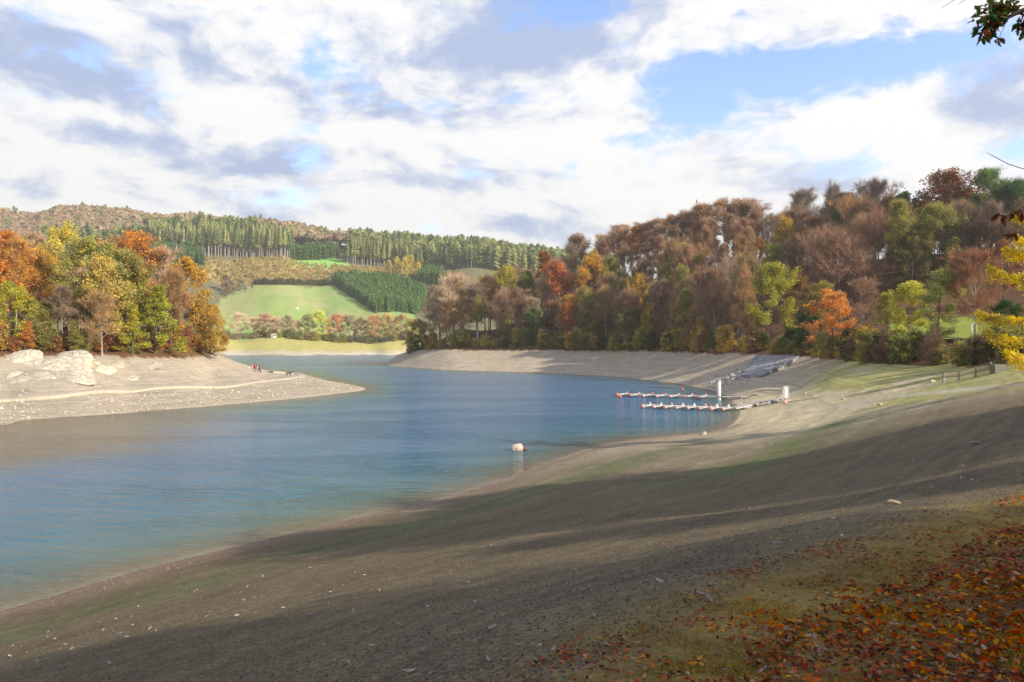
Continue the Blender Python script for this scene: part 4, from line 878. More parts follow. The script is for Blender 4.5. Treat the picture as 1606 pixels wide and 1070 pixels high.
for i, (px, py, dx, dy, dzz, lab) in enumerate(((20, 585, 6.5, 5, 3.4, 'broad white cracked rock at the left edge of the photo'), (52, 580, 5.4, 4.5, 4.0, 'white rounded outcrop right of the broad cracked rock'), (78, 584, 5.4, 5, 3.8, 'white cracked rock in the middle of the outcrop'),
                          (104, 576, 3.6, 3.5, 4.4, 'tall white block at the right end of the large outcrop'), (12, 566, 4, 4, 2.4, 'upper white rock above the broad cracked rock at the left edge'), (90, 566, 5, 3.5, 2.6, 'flat white rock on top of the outcrop'), (143, 580, 4.4, 3.6, 2.4, 'smaller white rock patch right of the tall white block'),
                          (195, 594, 4.2, 2.2, 1.0, 'low flat white slab on the bank below the trees'), (225, 574, 4.6, 2.4, 1.2, 'thin pale rock ledge below the layered yellow green tree'), (330, 574, 6.0, 2.6, 1.3, 'long pale rock ledge near the headland tip'), (28, 600, 3.0, 2.2, 1.2, 'small white rock at the foot of the outcrop'), (172, 572, 3.2, 2.4, 1.2, 'low pale rock between the small patch and the ledge'), (48, 600, 4.5, 3.5, 2.0, 'pale rock shelf below the rounded outcrop'), (100, 596, 4.5, 3.2, 2.0, 'pale rock shelf below the tall white block'), (8, 597, 4, 3, 2.0, 'pale rock shelf at the left edge above the path'), (128, 572, 4, 3, 2.2, 'pale rock between the tall block and the smaller patch'))):
    if px == 330: continue
    k_ = 1.45 if px < 120 else 1.1; dx *= k_; dy *= k_; dzz = min(dzz, 3) * .8
    X, Y, z = hit(px, py, 60); m = rock_mesh(700 + i, (dx, dy, dzz), 4, 9, .05, M_chalk, 'rock_outcrop')
    o = ob('rock_outcrop', m, None, (X, Y + dy * .3, z - dzz * (.12 if px < 120 else .3)), label=lab, cat='rock', group='white rock outcrops on the left bank'); o.rotation_euler = (radians(24), radians(random.uniform(-8, 8)), random.uniform(-.4, .4))
x, y, _ = W0(809, 706); o = ob('boulder', rock_mesh(808, (.95, .8, .75), 4, 9, .04, M_wet, 'boulder'), None, (x, y, .16), label='pinkish white boulder standing alone in the lake', cat='boulder')
o = ob('boulder', rock_mesh(809, (.5, .4, .36), 3, 9, .04, pmat('red_brown_stone', (.13, .05, .045), .5), 'boulder'), None, (x + .62, y + .1, .06), label='small dark red stone against the white boulder in the lake', cat='boulder')
for px, py, s_, lab in ((1104, 682, .42, 'small white stone on the beach edge below the piers'), (1263, 618, .3, 'small pale stone right of the front pier foot'), (1322, 627, .35, 'pale stone on the track across the right beach'), (1462, 600, .4, 'pale stone near the fence on the right beach'), (1380, 636, .3, 'small stone beside the track on the right beach')):
    X, Y, z = hit(px, py); ob('stone', rock_mesh(int(px), (s_ * 1.4, s_, s_ * .8), 2, 9, .05, M_wet, 'stone'), None, (X, Y, z + s_ * .2), label=lab, cat='stone')
# rubble spilling from the paved ramp
RM = [rock_mesh(900 + i, (1, .8, .6), 2, 9, .06, M_grey, 'rubble_stone') for i in range(5)] + [rock_mesh(910 + i, (1, .8, .6), 2, 9, .06, M_chalk, 'rubble_stone') for i in range(4)]
rg = random.Random(44)
for i in range(190):
    t = rg.random() ** .8; px = 1185 - 60 * t + rg.gauss(0, 11); py = 578 + 28 * t + rg.gauss(0, 4)
    if py < 560: continue
    X, Y, z = hit(px, py, 60); s_ = rg.uniform(.3, .85); m = rg.choice(RM)
    o = ob('rubble_stone', m, None, (X, Y, z + s_ * .12), label='angular grey stone in the rubble spilling from the stone ramp' if m in RM[:5] else 'pale angular stone in the rubble spilling from the stone ramp', cat='stone', group='grey rubble stones' if m in RM[:5] else 'pale rubble stones')
    o.scale = (s_, s_, s_); o.rotation_euler = (rg.uniform(-.5, .5), rg.uniform(-.5, .5), rg.uniform(0, 6.28))
def slab_between(name, quad, n, m, th, mat, **k):
    """paved surface lying on the ground between four map points"""
    a, b, c_, d = [np.array(q[:2]) for q in quad]; V = []; top = []
    U, Vv = np.meshgrid(np.linspace(0, 1, n), np.linspace(0, 1, m)); U = U.ravel()[:, None]; Vv = Vv.ravel()[:, None]
    XY = (a * (1 - U) + b * U) * (1 - Vv) + (d * (1 - U) + c_ * U) * Vv; Z = height(XY[:, 0], XY[:, 1]) + th; top = np.column_stack([XY, Z]); bot = top.copy(); bot[:, 2] -= th + .6
    i = np.arange(m - 1)[:, None] * n + np.arange(n - 1)[None]; Q = np.stack([i, i + 1, i + n + 1, i + n], -1).reshape(-1, 4); N = n * m; Fs = [Q]
    ring = [j for j in range(n)] + [r * n + n - 1 for r in range(1, m)] + [(m - 1) * n + j for j in range(n - 2, -1, -1)] + [r * n for r in range(m - 2, 0, -1)]
    Fs.append(np.array([[ring[q], ring[(q + 1) % len(ring)], ring[(q + 1) % len(ring)] + N, ring[q] + N] for q in range(len(ring))]))
    return ob(name, mesh_np(name, np.vstack([top, bot]), Fs, mat), None, **k)
def cobble_mat():
    m, t = newmat('ramp_stone'); g = t.node('ShaderNodeNewGeometry').outputs['Position']; v = t.node('ShaderNodeTexVoronoi', {'Vector': g, 'Scale': 1.6}); e = t.node('ShaderNodeTexVoronoi', {'Vector': g, 'Scale': 1.6}, feature='DISTANCE_TO_EDGE').outputs['Distance']
    c = t.mix(1, (.31, .30, .31, 1), t.ramp(t.node('ShaderNodeSeparateColor', {0: v.outputs['Color']}).outputs[0], [(0, .6), (1, 1.35)]), 'MULTIPLY'); c = t.mix(1, c, t.ramp(e, [(0, .35), (.1, 1)]), 'MULTIPLY')
    bs = t.node('ShaderNodeBsdfPrincipled', {'Base Color': c, 'Roughness': .85}); bn = t.node('ShaderNodeBump', {'Height': t.map(e, 0, .15), 'Strength': .8, 'Distance': .08}); t.l.new(bn.outputs[0], bs.inputs['Normal']); finish(t, bs.outputs[0]); return m
slab_between('stone_ramp', [hit(*p) for p in ((1164, 593), (1196, 592), (1253, 563), (1184, 561))], 12, 16, .5, cobble_mat(), label='steep grey stone paved ramp on the bank below the wood', cat='ramp')
# path round the left headland
M_path = pmat('pale_concrete', (.46, .40, .31), .85, 1.5, .15); M_dark = pmat('dark_metal', (.03, .03, .032), .6)
pc = [np.array(hit(*p)) for p in ((-160, 641), (-60, 634), (0, 629.5), (100, 622), (200, 615), (300, 608), (400, 600), (440, 596), (466, 592.5), (474, 590), (470, 588), (458, 586.5), (440, 585), (424, 584))]
def ribbon(name, pts, w0, lift, mat, **k):
    pts = catmull(pts, 5); V = []; n = len(pts)
    for i, p in enumerate(pts):
        d = np.array(pts[min(i + 1, n - 1)])[:2] - np.array(pts[max(i - 1, 0)])[:2]; d /= np.hypot(*d) + 1e-9; nn = np.array([-d[1], d[0]]); z = float(height(p[0], p[1], False)[0]) + lift
        for s_, dz_ in ((-1, -.7), (-1, 0), (1, 0), (1, -.7)): V.append((p[0] + nn[0] * w0 / 2 * s_, p[1] + nn[1] * w0 / 2 * s_, z + dz_))
    Fq = [[i * 4 + j, i * 4 + j + 1, i * 4 + j + 5, i * 4 + j + 4] for i in range(n - 1) for j in range(3)]
    return ob(name, mesh_np(name, np.array(V), np.array(Fq), mat), None, **k)
ribbon('path', pc, 1.25, .2, M_path, kind='structure')
# ------------------------------------------------------------------ floating piers
M_deck = pmat('weathered_deck', (.50, .48, .43), .7, 4, .2, .3, 30); M_float = pmat('pontoon', (.30, .31, .30), .6); M_white = pmat('white_paint', (.64, .64, .61), .45, 3, .06); M_red = pmat('red_plastic', (.58, .13, .08), .5, 4, .1); M_pink = pmat('faded_pink_plastic', (.78, .36, .32), .5, 4, .12); M_offw = pmat('faded_white_plastic', (.80, .70, .66), .5, 4, .1)
bu = MB(); bu.lathe([(.02, -.27), (.14, -.24), (.23, -.12), (.27, 0), (.23, .13), (.14, .23), (.06, .28), (.05, .34), (.09, .36), (.09, .40), (.03, .42)], n=14)
BM = {'red': bu.mesh('buoy', M_red, True), 'pink': bu.mesh('buoy', M_pink, True), 'white': bu.mesh('buoy', M_offw, True)}
def buoy(x, y, z, c, lab, grp): o = ob('buoy', BM[c], None, (x, y, z), label=lab, cat='buoy', group=grp); o.rotation_euler = (random.uniform(-.3, .3), random.uniform(-.3, .3), random.uniform(0, 6)); o.scale = [random.uniform(.68, .95)] * 3
def pier(pts, width, nf, word, cols, skip_end, label, fl):
    """pts: deck centre line (x, y, z); fl: reach of the mooring fingers"""
    o = empty('floating_pier', pts[0], label=label, cat='pier', group='floating mooring piers'); O = Vector(pts[0])
    for a, b in zip(pts[:-1], pts[1:]):
        a = Vector(a) - O; b = Vector(b) - O; L = (b - a).length; nseg = max(1, round(L / 3.2)); rz = atan2(b.y - a.y, b.x - a.x)
        for i in range(nseg):
            p = a.lerp(b, (i + .5) / nseg); l = L / nseg - .07; mb = MB(); n = Vector((-sin(rz), cos(rz), 0)); dirv = (b - a).normalized(); rot = rz
            for k in range(int(l / .28)):
                q = p + dirv * (-l / 2 + (k + .5) * l / int(l / .28)); mb.box(q, (l / int(l / .28) - .025, width, .05), rot)
            ob('deck_section', mb.mesh('deck_section', M_deck), o)
            mb = MB(); mb.tube([p - dirv * l / 2 + n * width * .42 - Vector((0, 0, .08)), p + dirv * l / 2 + n * width * .42 - Vector((0, 0, .08))], .06, 6); mb.tube([p - dirv * l / 2 - n * width * .42 - Vector((0, 0, .08)), p + dirv * l / 2 - n * width * .42 - Vector((0, 0, .08))], .06, 6)
            ob('side_beam', mb.mesh('side_beam', M_white), o)
            mb = MB(); mb.box(p - Vector((0, 0, .26)), (l * .35, width * .8, .26), rot, bev=.04); ob('float', mb.mesh('float', M_float), o)
    a = Vector(pts[0]); b = Vector(pts[1]); dv = (b - a).normalized(); n = Vector((-dv.y, dv.x, 0)); L = (b - a).length
    for sgn, wd in ((-1, 'near'), (1, 'far')):
        for i in range(nf):
            t = (i + .35 + .1 * sgn) / nf * (1 - skip_end); p = a.lerp(b, t); e = p + n * sgn * fl + Vector((0, 0, -.1)); mb = MB(); q = p + n * sgn * width / 2; w2 = .75
            mb.tube([q + dv * w2 - O, e - O], .045, 5); mb.tube([q - dv * w2 * .4 - O, e - O], .045, 5); ob('mooring_finger', mb.mesh('mooring_finger', M_white), o)
            c = cols[(i * 2 + (sgn > 0)) % len(cols)]; buoy(e.x, e.y, e.z + .02 + (.0 if c != 'red' else .03), c, '%s buoy at finger %s from the lake end, %s side of the %s pier' % (c, ('first', 'second', 'third', 'fourth', 'fifth', 'sixth', 'seventh', 'eighth', 'ninth')[i], wd, word), 'buoys of the %s pier' % word)
    mb = MB(); mb.tube([Vector(pts[0]) - O + n * width * .5 + Vector((0, 0, .1))] + [a.lerp(b, k / 12) - O + n * width * .45 + Vector((0, 0, .09 + .03 * (k % 2))) for k in range(1, 13)], .025, 4); ob('cable', mb.mesh('cable', M_dark), o)
    return o
pa = [P(968, 616.5, 111), P(1150, 622.5, 104.5)]; pa = [(p[0], p[1], .38) for p in pa]; foot = hit(1172, 622, 60); pa.append((foot[0] - .5, 102.5, .55))
pier(pa, .95, 7, 'rear', ['red', 'pink', 'red', 'pink', 'pink'], .18, 'rear floating pier with red buoys reaching from the beach into the lake', 1.9)
qa = [W0(1008, 635, .38), W0(1150, 639.5, .38)]; s3 = hit(1190, 636, 60); s4 = hit(1232, 629.5, 60); qa += [(s3[0], s3[1], s3[2] + .40), (s4[0], s4[1], s4[2] + .35)]
pier(qa, .95, 8, 'front', ['pink', 'white', 'pink', 'white', 'pink', 'pink'], 0, 'front floating pier with faded pink buoys running up onto the beach', 1.45)
for px, py, c, lab in ((1163, 639, 'pink', 'pink buoy on the beach where the front pier leaves the water'), (1184, 637, 'pink', 'second pink buoy lying under the front pier on the beach'), (1206, 635, 'white', 'whitish buoy lying under the front pier on the beach'), (1231, 634, 'pink', 'pink buoy beside the foot of the white board'), (1070, 613, 'red', 'red buoy sticking up highest behind the rear pier'), (972, 619, 'red', 'red buoy at the lake end of the rear pier')):
    if py < 620: x, y, z = W0(px, py + 3, .2); z += .5 if px == 1070 else 0
    else: x, y, z = hit(px, py, 60); z += .2
    buoy(x, y, z, c, lab, None)
    if px in (1163, 1184, 1206, 1231):
        mb = MB(); e = Vector((0, 0, -.1)); mb.tube([(.1, 1.2, .35), (0, 0, 0), (-.9, 1.1, .3)], .04, 5); ob('mooring_bracket', mb.mesh('mooring_bracket', M_white), None, (x, y + .1, z), label={1163: 'white bracket behind the pink buoy at the water edge', 1184: 'white bracket behind the second beach buoy', 1206: 'white bracket behind the whitish beach buoy', 1231: 'white bracket next to the white board'}[px], cat='bracket')
# white pile of the rear pier, white board on the front pier
x, y = pxw(1130, 102.6), 102.6 + .75; mb = MB(); mb.tube([(0, 0, -2.2), (0, 0, 2.6)], .26, 16); o = empty('mooring_pile', (x, y, 0), label='white pile standing in the water beside the rear pier', cat='pile'); ob('pile', mb.mesh('pile', M_white, True), o)
mb = MB(); mb.lathe([(.29, 2.6), (.29, 2.68), (.12, 2.8), (.02, 2.82)], n=16); ob('cap', mb.mesh('cap', M_float), o); mb = MB(); mb.tube([(-.36, -.0, .5), (-.3, -.5, .5), (.3, -.5, .5), (.36, 0, .5)], .05, 6); ob('guide_ring', mb.mesh('guide_ring', M_dark), o)
x, y, z = hit(1232, 630, 60); o = empty('pier_board', (x, y, z), label='upright white rounded board on a frame at the foot of the front pier', cat='board')
mb = MB(); mb.box((0, 0, .98), (.58, .26, 1.3), .2, bev=.1); ob('panel', mb.mesh('panel', M_white), o)
mb = MB(); mb.tube([(-.36, -.12, 0), (-.36, -.12, 1.3), (-.3, -.12, 1.7), (.3, -.05, 1.7)], .05, 6); mb.tube([(.3, -.05, 1.7), (.34, -.05, .3)], .05, 6); mb.tube([(-1.1, -.2, .1), (-.36, -.12, .75)], .045, 5); mb.tube([(-.2, .4, .02), (.2, -.1, .5)], .04, 5); ob('frame', mb.mesh('frame', M_white), o)
mb = MB(); mb.box((.25, 0, .12), (1.1, .5, .18), .2, bev=.04); ob('foot', mb.mesh('foot', pmat('concrete', (.42, .37, .30), .9)), o)
mb = MB(); cp = [hit(*p) for p in ((1236, 631), (1255, 629), (1275, 626), (1290, 623))]; o3 = Vector(cp[0]); mb.tube([Vector(p) - o3 + Vector((0, 0, .06)) for p in cp], .022, 5); ob('anchor_chain', mb.mesh('anchor_chain', M_dark), None, o3, label='dark anchor chain lying up the beach from the front pier', cat='chain')
mb = MB(); cp = [hit(*p) for p in ((1166, 627), (1172, 624.5), (1180, 621), (1188, 620))]; o3 = Vector(cp[0]); mb.tube([Vector(p) - o3 + Vector((0, 0, .06)) for p in cp], .05, 5); ob('anchor_chain', mb.mesh('anchor_chain', M_dark), None, o3, label='short dark chain on the beach at the end of the rear pier', cat='chain')
# ------------------------------------------------------------------ people and a dog
def skin_mesh(name, verts, edges, radii, mat, sub=1, root=0):
    me = bpy.data.meshes.new(name); me.from_pydata(verts, edges, []); o = bpy.data.objects.new(name, me); C.objects.link(o)
    m = o.modifiers.new('s', 'SKIN'); m.use_smooth_shade = True; sv_ = me.skin_vertices[0].data
    for i, r in enumerate(radii): sv_[i].radius = (r, r) if not hasattr(r, '__len__') else r; sv_[i].use_root = (i == root)
    m2 = o.modifiers.new('u', 'SUBSURF'); m2.levels = sub; dg = bpy.context.evaluated_depsgraph_get(); dg.update(); out = bpy.data.meshes.new_from_object(o.evaluated_get(dg)); bpy.data.objects.remove(o); out.name = name; out.materials.clear(); out.materials.append(mat)
    out.polygons.foreach_set('use_smooth', [True] * len(out.polygons)); return out
M_skin = pmat('skin', (.55, .33, .24), .6)
def person(px, py, h, rz, coat, legs, hair, label, stride=.22, hat=None, y0=100):
    X, Y, z = hit(px, py, y0); o = empty('person', (X, Y, z), rz, h / 1.75, label=label, cat='person'); s_ = stride
    #0 pelvis 1 waist 2 chest 3 neck 4 head base 5 head top ; arms 6-8, 9-11 + hand ; legs
    v = [(0, 0, .95), (0, 0, 1.12), (0, 0, 1.36), (0, 0, 1.50), (0, -.01, 1.60), (0, -.01, 1.70), (.19, 0, 1.40), (.25, -s_ * .5, 1.14), (.26, -s_ * .9, .90), (.26, -s_, .80), (-.19, 0, 1.40), (-.25, s_ * .5, 1.14), (-.26, s_ * .7, .90), (-.26, s_ * .8, .80),
         (.10, 0, .90), (.11, s_ * .6, .50), (.11, s_ * 1.3, .08), (.11, s_ * 1.3 - .14, .04), (-.10, 0, .90), (-.11, -s_ * .9, .50), (-.11, -s_, .08), (-.11, -s_ - .14, .04)]
    e = [(0, 1), (1, 2), (2, 3), (3, 4), (4, 5), (2, 6), (6, 7), (7, 8), (8, 9), (2, 10), (10, 11), (11, 12), (12, 13), (0, 14), (14, 15), (15, 16), (16, 17), (0, 18), (18, 19), (19, 20), (20, 21)]
    r = [.13, .12, .15, .055, .085, .075, .06, .045, .035, .03, .06, .045, .035, .03, .085, .06, .04, .035, .085, .06, .04, .035]
    ob('body', skin_mesh('body', v, e, r, M_skin, 1), o)
    ci = [0, 1, 2, 3, 6, 7, 8, 10, 11, 12]; cv_ = [v[i] for i in ci]; cv_[0] = (0, 0, .86); cv_[3] = (0, 0, 1.46)
    ob('coat', skin_mesh('coat', cv_, [(0, 1), (1, 2), (2, 3), (2, 4), (4, 5), (5, 6), (2, 7), (7, 8), (8, 9)], [.18, .165, .185, .09, .085, .07, .055, .085, .07, .055], coat, 1), o)
    ci = [0, 14, 15, 16, 18, 19, 20]; cv_ = [v[i] for i in ci]
    ob('trousers', skin_mesh('trousers', cv_, [(0, 1), (1, 2), (2, 3), (0, 4), (4, 5), (5, 6)], [.15, .11, .085, .06, .11, .085, .06], legs, 1), o)
    ob('hat' if hat else 'hair', skin_mesh('hair', [(0, .02, 1.66), (0, .03, 1.73), (0, .05, 1.6)], [(0, 1), (0, 2)], [.095, .07, .07], hat or hair, 1), o)
    return o
cloth = lambda n, c: pmat(n, c, .85, 9, .15)
black = cloth('black_cloth', (.02, .02, .025)); hairm = cloth('brown_hair', (.10, .06, .035))
person(407, 586.5, 1.78, 2.6, cloth('blue_grey_cloth', (.10, .16, .22)), black, hairm, 'person in blue grey jacket and black trousers walking on the left headland')
person(399.5, 584, 1.75, 2.8, cloth('red_cloth', (.66, .03, .07)), cloth('dark_cloth', (.08, .07, .08)), hairm, 'person in red coat walking on the left headland')
person(403, 585, 1.65, 2.4, cloth('beige_cloth', (.55, .42, .28)), cloth('tan_cloth', (.35, .28, .2)), hairm, 'person in beige coat between the red and blue grey walkers')
person(395, 583, 1.2, 2.9, cloth('pink_cloth', (.75, .30, .36)), cloth('grey_cloth', (.45, .42, .42)), hairm, 'child in pink jacket and white hat left of the person in red', hat=cloth('white_cloth', (.85, .84, .82)))
person(390.5, 582, 1.05, 3.1, cloth('white_jacket', (.80, .78, .74)), cloth('pale_cloth', (.5, .45, .4)), hairm, 'small child in white jacket, leftmost of the walkers on the headland')
def dog():
    X, Y, z = hit(452, 589.6, 100); o = empty('dog', (X, Y, z), .5, 1.25, label='black dog standing on the path at the tip of the left headland', cat='dog')
    v = [(0, 0, .46), (.22, 0, .48), (.42, 0, .46), (.56, 0, .58), (.64, 0, .66), (.78, 0, .63), (-.22, 0, .47), (-.36, 0, .50), (-.56, 0, .60), (.38, .09, .36), (.38, .09, .20), (.39, .09, .03), (.38, -.09, .36), (.42, -.09, .20), (.46, -.09, .03),
         (-.26, .09, .36), (-.20, .09, .25), (-.31, .09, .16), (-.27, .09, .03), (-.26, -.09, .36), (-.16, -.09, .25), (-.26, -.09, .16), (-.20, -.09, .03), (.62, .06, .75), (.62, -.06, .75)]
    e = [(0, 1), (1, 2), (2, 3), (3, 4), (4, 5), (0, 6), (6, 7), (7, 8), (2, 9), (9, 10), (10, 11), (2, 12), (12, 13), (13, 14), (6, 15), (15, 16), (16, 17), (17, 18), (6, 19), (19, 20), (20, 21), (21, 22), (4, 23), (4, 24)]
    r = [.11, .12, .13, .08, .075, .035, .10, .04, .015, .05, .035, .03, .05, .035, .03, .06, .045, .03, .028, .06, .045, .03, .028, .02, .02]
    ob('body', skin_mesh('body', v, e, r, cloth('black_fur', (.025, .02, .02)), 1), o)
    ob('collar', skin_mesh('collar', [(.50, 0, .50), (.53, 0, .55)], [(0, 1)], [.098, .09], cloth('red_collar', (.5, .05, .05)), 1), o)
dog()
# ------------------------------------------------------------------ small buildings and furniture
M_hut = pmat('hut_white', (.78, .79, .75), .7); M_glass = pmat('dark_glass', (.05, .06, .07), .15); M_roof = pmat('grey_roof', (.28, .27, .26), .8); M_wood = pmat('old_wood', (.30, .23, .16), .85, 8, .3, .3, 30); M_dwood = pmat('dark_wood', (.05, .04, .032), .85, 8, .3)
x = pxw(430, 472); o = empty('white_hut', (x, 472, gz(x, 472)), label='small white hut under the trees on the far shore', cat='hut')
mb = MB(); mb.box((0, 0, 1.3), (3.2, 2.6, 2.6)); ob('wall', mb.mesh('wall', M_hut), o); mb = MB(); mb.box((0, 0, 2.72), (3.7, 3.1, .18)); ob('roof', mb.mesh('roof', M_roof), o)
mb = MB(); mb.box((-.8, -1.32, 1.1), (.8, .06, 2.0)); ob('door', mb.mesh('door', M_roof), o); mb = MB(); mb.box((.65, -1.32, 1.6), (1.1, .06, .8)); w_ = ob('window', mb.mesh('window', M_glass), o)
x = pxw(600, 470); o = empty('shelter', (x, 470, gz(x, 470)), label='dark open wooden shelter under the far shore trees', cat='shelter')
mb = MB(); mb.add([(-3.4, -1.6, 2.2), (3.4, -1.6, 2.2), (3.4, 1.6, 2.2), (-3.4, 1.6, 2.2), (-3.4, 0, 3.0), (3.4, 0, 3.0)], [(0, 1, 5, 4), (2, 3, 4, 5), (0, 4, 3), (1, 2, 5), (0, 3, 2, 1)]); ob('roof', mb.mesh('roof', M_dwood), o)
for a in (-3, -1, 1, 3):
    mb = MB(); mb.box((a, -1.3, 1.1), (.16, .16, 2.2)); ob('post', mb.mesh('post', M_wood), o)
mb = MB(); mb.box((0, 1.3, 1.0), (6, .08, 2.0)); ob('back_wall', mb.mesh('back_wall', M_dwood), o); mb = MB(); mb.box((0, .3, .45), (5.4, .4, .08)); mb.box((-2.2, .3, .2), (.1, .35, .42)); mb.box((2.2, .3, .2), (.1, .35, .42)); ob('bench', mb.mesh('bench', M_wood), o)
for px, py, lab in ((466, 486, 'white wrapped bale on the far meadow, the left one'), (500, 491, 'white wrapped bale on the far meadow, the right and lower one')):
    X, Y, z = hit(px, py, 400); mb = MB(); mb.lathe([(.5, -.7), (.78, -.66), (.85, -.5), (.85, .5), (.78, .66), (.5, .7)], n=18); b = ob('wrapped_bale', mb.mesh('wrapped_bale', M_white, True), None, (X, Y, z + .8), label=lab, cat='bale', group='wrapped bales on the far meadow'); b.rotation_euler = (pi / 2, 0, .5)
# lamp post
Y = 84; x = pxw(1524, Y); z = gz(x, Y); zb = CH - (549 - 535) / F * Y; z = min(z, zb); o = empty('lamp_post', (x, Y, z), label='silver lamp post in front of the trees at the right', cat='lamp post')
topz = CH + (535 - 508) / F * Y - z; M_steel = pmat('galvanised_steel', (.62, .64, .68), .35, 3, .1, metal=.3)
mb = MB(); mb.tube([(0, 0, -.2), (0, 0, topz * .55)], [.085, .075], 12); ob('lower_pole', mb.mesh('lower_pole', M_steel, True), o); mb = MB(); mb.tube([(0, 0, topz * .55), (0, 0, topz)], [.05, .04], 10); ob('upper_pole', mb.mesh('upper_pole', M_steel, True), o)
mb = MB(); mb.tube([(0, 0, topz * .93), (.3, 0, topz + .12), (.62, 0, topz + .2)], .03, 6); ob('arm', mb.mesh('arm', M_steel), o); mb = MB(); mb.box((.8, 0, topz + .22), (.5, .2, .1), bev=.03); ob('lamp_head', mb.mesh('lamp_head', M_steel), o)
# dark park shelter behind the lamp
Y = 92; x = pxw(1508, Y); z = CH - (551 - 535) / F * Y; o = empty('park_shelter', (x, Y, z), -.25, label='low dark shelter with sloping roof left of the lamp post', cat='shelter')
mb = MB(); mb.box((0, 0, .7), (3.0, 1.8, 1.6)); ob('wall', mb.mesh('wall', M_dwood), o)
mb = MB(); mb.add([(-1.9, -1.3, 1.75), (1.9, -1.3, 1.35), (1.9, 1.3, 1.45), (-1.9, 1.3, 1.85), (-1.9, -1.3, 1.62), (1.9, -1.3, 1.22), (1.9, 1.3, 1.32), (-1.9, 1.3, 1.72)], [(0, 1, 2, 3), (7, 6, 5, 4), (0, 4, 5, 1), (1, 5, 6, 2), (2, 6, 7, 3), (3, 7, 4, 0)]); ob('roof', mb.mesh('roof', pmat('tar_roof', (.06, .055, .055), .6)), o)
# fence at the top of the right beach
fp = [hit(*p) for p in ((1479, 600), (1504, 597), (1530, 592), (1554, 586))]; O = Vector(fp[0]); o = empty('wooden_fence', O, label='weathered wooden fence with wire netting at the top of the right beach', cat='fence')
hs = [1.0, .85, .95, 1.0]
for i, p in enumerate(fp):
    mb = MB(); q = Vector(p) - O; mb.tube([q - Vector((0, 0, .3)), q + Vector((0, 0, hs[i]))], [.085, .075], 8); ob('post', mb.mesh('post', M_wood), o)
for i in range(3):
    a = Vector(fp[i]) - O; b = Vector(fp[i + 1]) - O
    for t in (.93, .45): mb = MB(); mb.tube([a + Vector((0, 0, hs[i] * t)), b + Vector((0, 0, hs[i + 1] * t))], .045, 6); ob('rail', mb.mesh('rail', M_wood), o)
    mb = MB()
    for k in range(1, 22): c_ = a.lerp(b, k / 22); mb.tube([c_ + Vector((0, 0, .05)), c_ + Vector((0, 0, .92))], .012, 3)
    for k in range(9): mb.tube([a + Vector((0, 0, .08 + k * .1)), b + Vector((0, 0, .08 + k * .1))], .01, 3)
    ob('netting', mb.mesh('netting', pmat('wire', (.34, .30, .24), .6)), o)
X, Y, z = hit(1479, 601); mb = MB(); mb.tube([(0, 0, -.1), (0, 0, .5)], .09, 8); ob('marker_stake', mb.mesh('marker_stake', M_white), None, (X - .1, Y - .35, z), label='short white stake at the lake end of the wooden fence', cat='stake')
X, Y, z = hit(1566, 584); mb = MB(); mb.box((0, 0, .45), (1.4, .5, 1.0), .3, bev=.05); ob('concrete_block', mb.mesh('concrete_block', pmat('block_concrete', (.15, .135, .11), .9)), None, (X, Y, z - .3), label='grey concrete block at the right end of the wooden fence', cat='block')
# ------------------------------------------------------------------ oak over the viewpoint
def lobed(n=5, L=1.0, Wd=.55):
    pts = [(0, 0)]; out = []
    for i in range(n * 2 + 1):
        t = (i + .5) / (n * 2 + 1); w_ = Wd * sin(pi * min(t * 1.05, 1)) ** .7 * (1 if i % 2 else .48) * .5; out.append((w_, t * L))
    side = out; return [(0, 0)] + side + [(0, L)] + [(-a, b) for a, b in side[::-1]]
LEAF = np.array(lobed()); 
def leaf_field(P0, D, N_, size, curl, col, name, mat, seed=0):
    """P0 base, D direction (unit), N_ normal (unit), arrays; each leaf is a fan around its midpoint"""
    g = np.random.default_rng(seed); n = len(P0); S_ = np.cross(D, N_); S_ /= np.linalg.norm(S_, axis=1)[:, None] + 1e-9; N2 = np.cross(S_, D)
    k = len(LEAF); L2 = np.vstack([LEAF, [[0, .5]]]); V = np.zeros((n, k + 1, 3)); cu_ = curl * g.uniform(-1, 1, n); cw = curl * g.uniform(0, 1.2, n)
    for j, (a, b) in enumerate(L2): V[:, j] = P0 + S_ * (a * size)[:, None] + D * (b * size)[:, None] + N2 * ((a * a * 3.0 * cw + (b - .5) ** 2 * cu_ * 1.2 - .0) * size)[:, None]
    base = (np.arange(n) * (k + 1))[:, None]; idx = np.arange(k); tri = np.stack([idx, (idx + 1) % k, np.full(k, k)], 1); T_ = (base[:, :, None] + tri[None]).reshape(-1, 3)
    return mesh_np(name, V.reshape(-1, 3), T_, mat, np.repeat(col, k + 1, 0))
def pal(g, n, cols, wts, jitr=.25):
    c = np.array(cols)[g.choice(len(cols), n, p=np.array(wts) / sum(wts))]; return c * g.uniform(1 - jitr, 1 + jitr, (n, 1))
M_litter = leaf_mat('fallen_leaf', 'Col', trans=.12, var=.12); M_oakleaf = leaf_mat('oak_leaf', 'Col', trans=.3, var=.15)
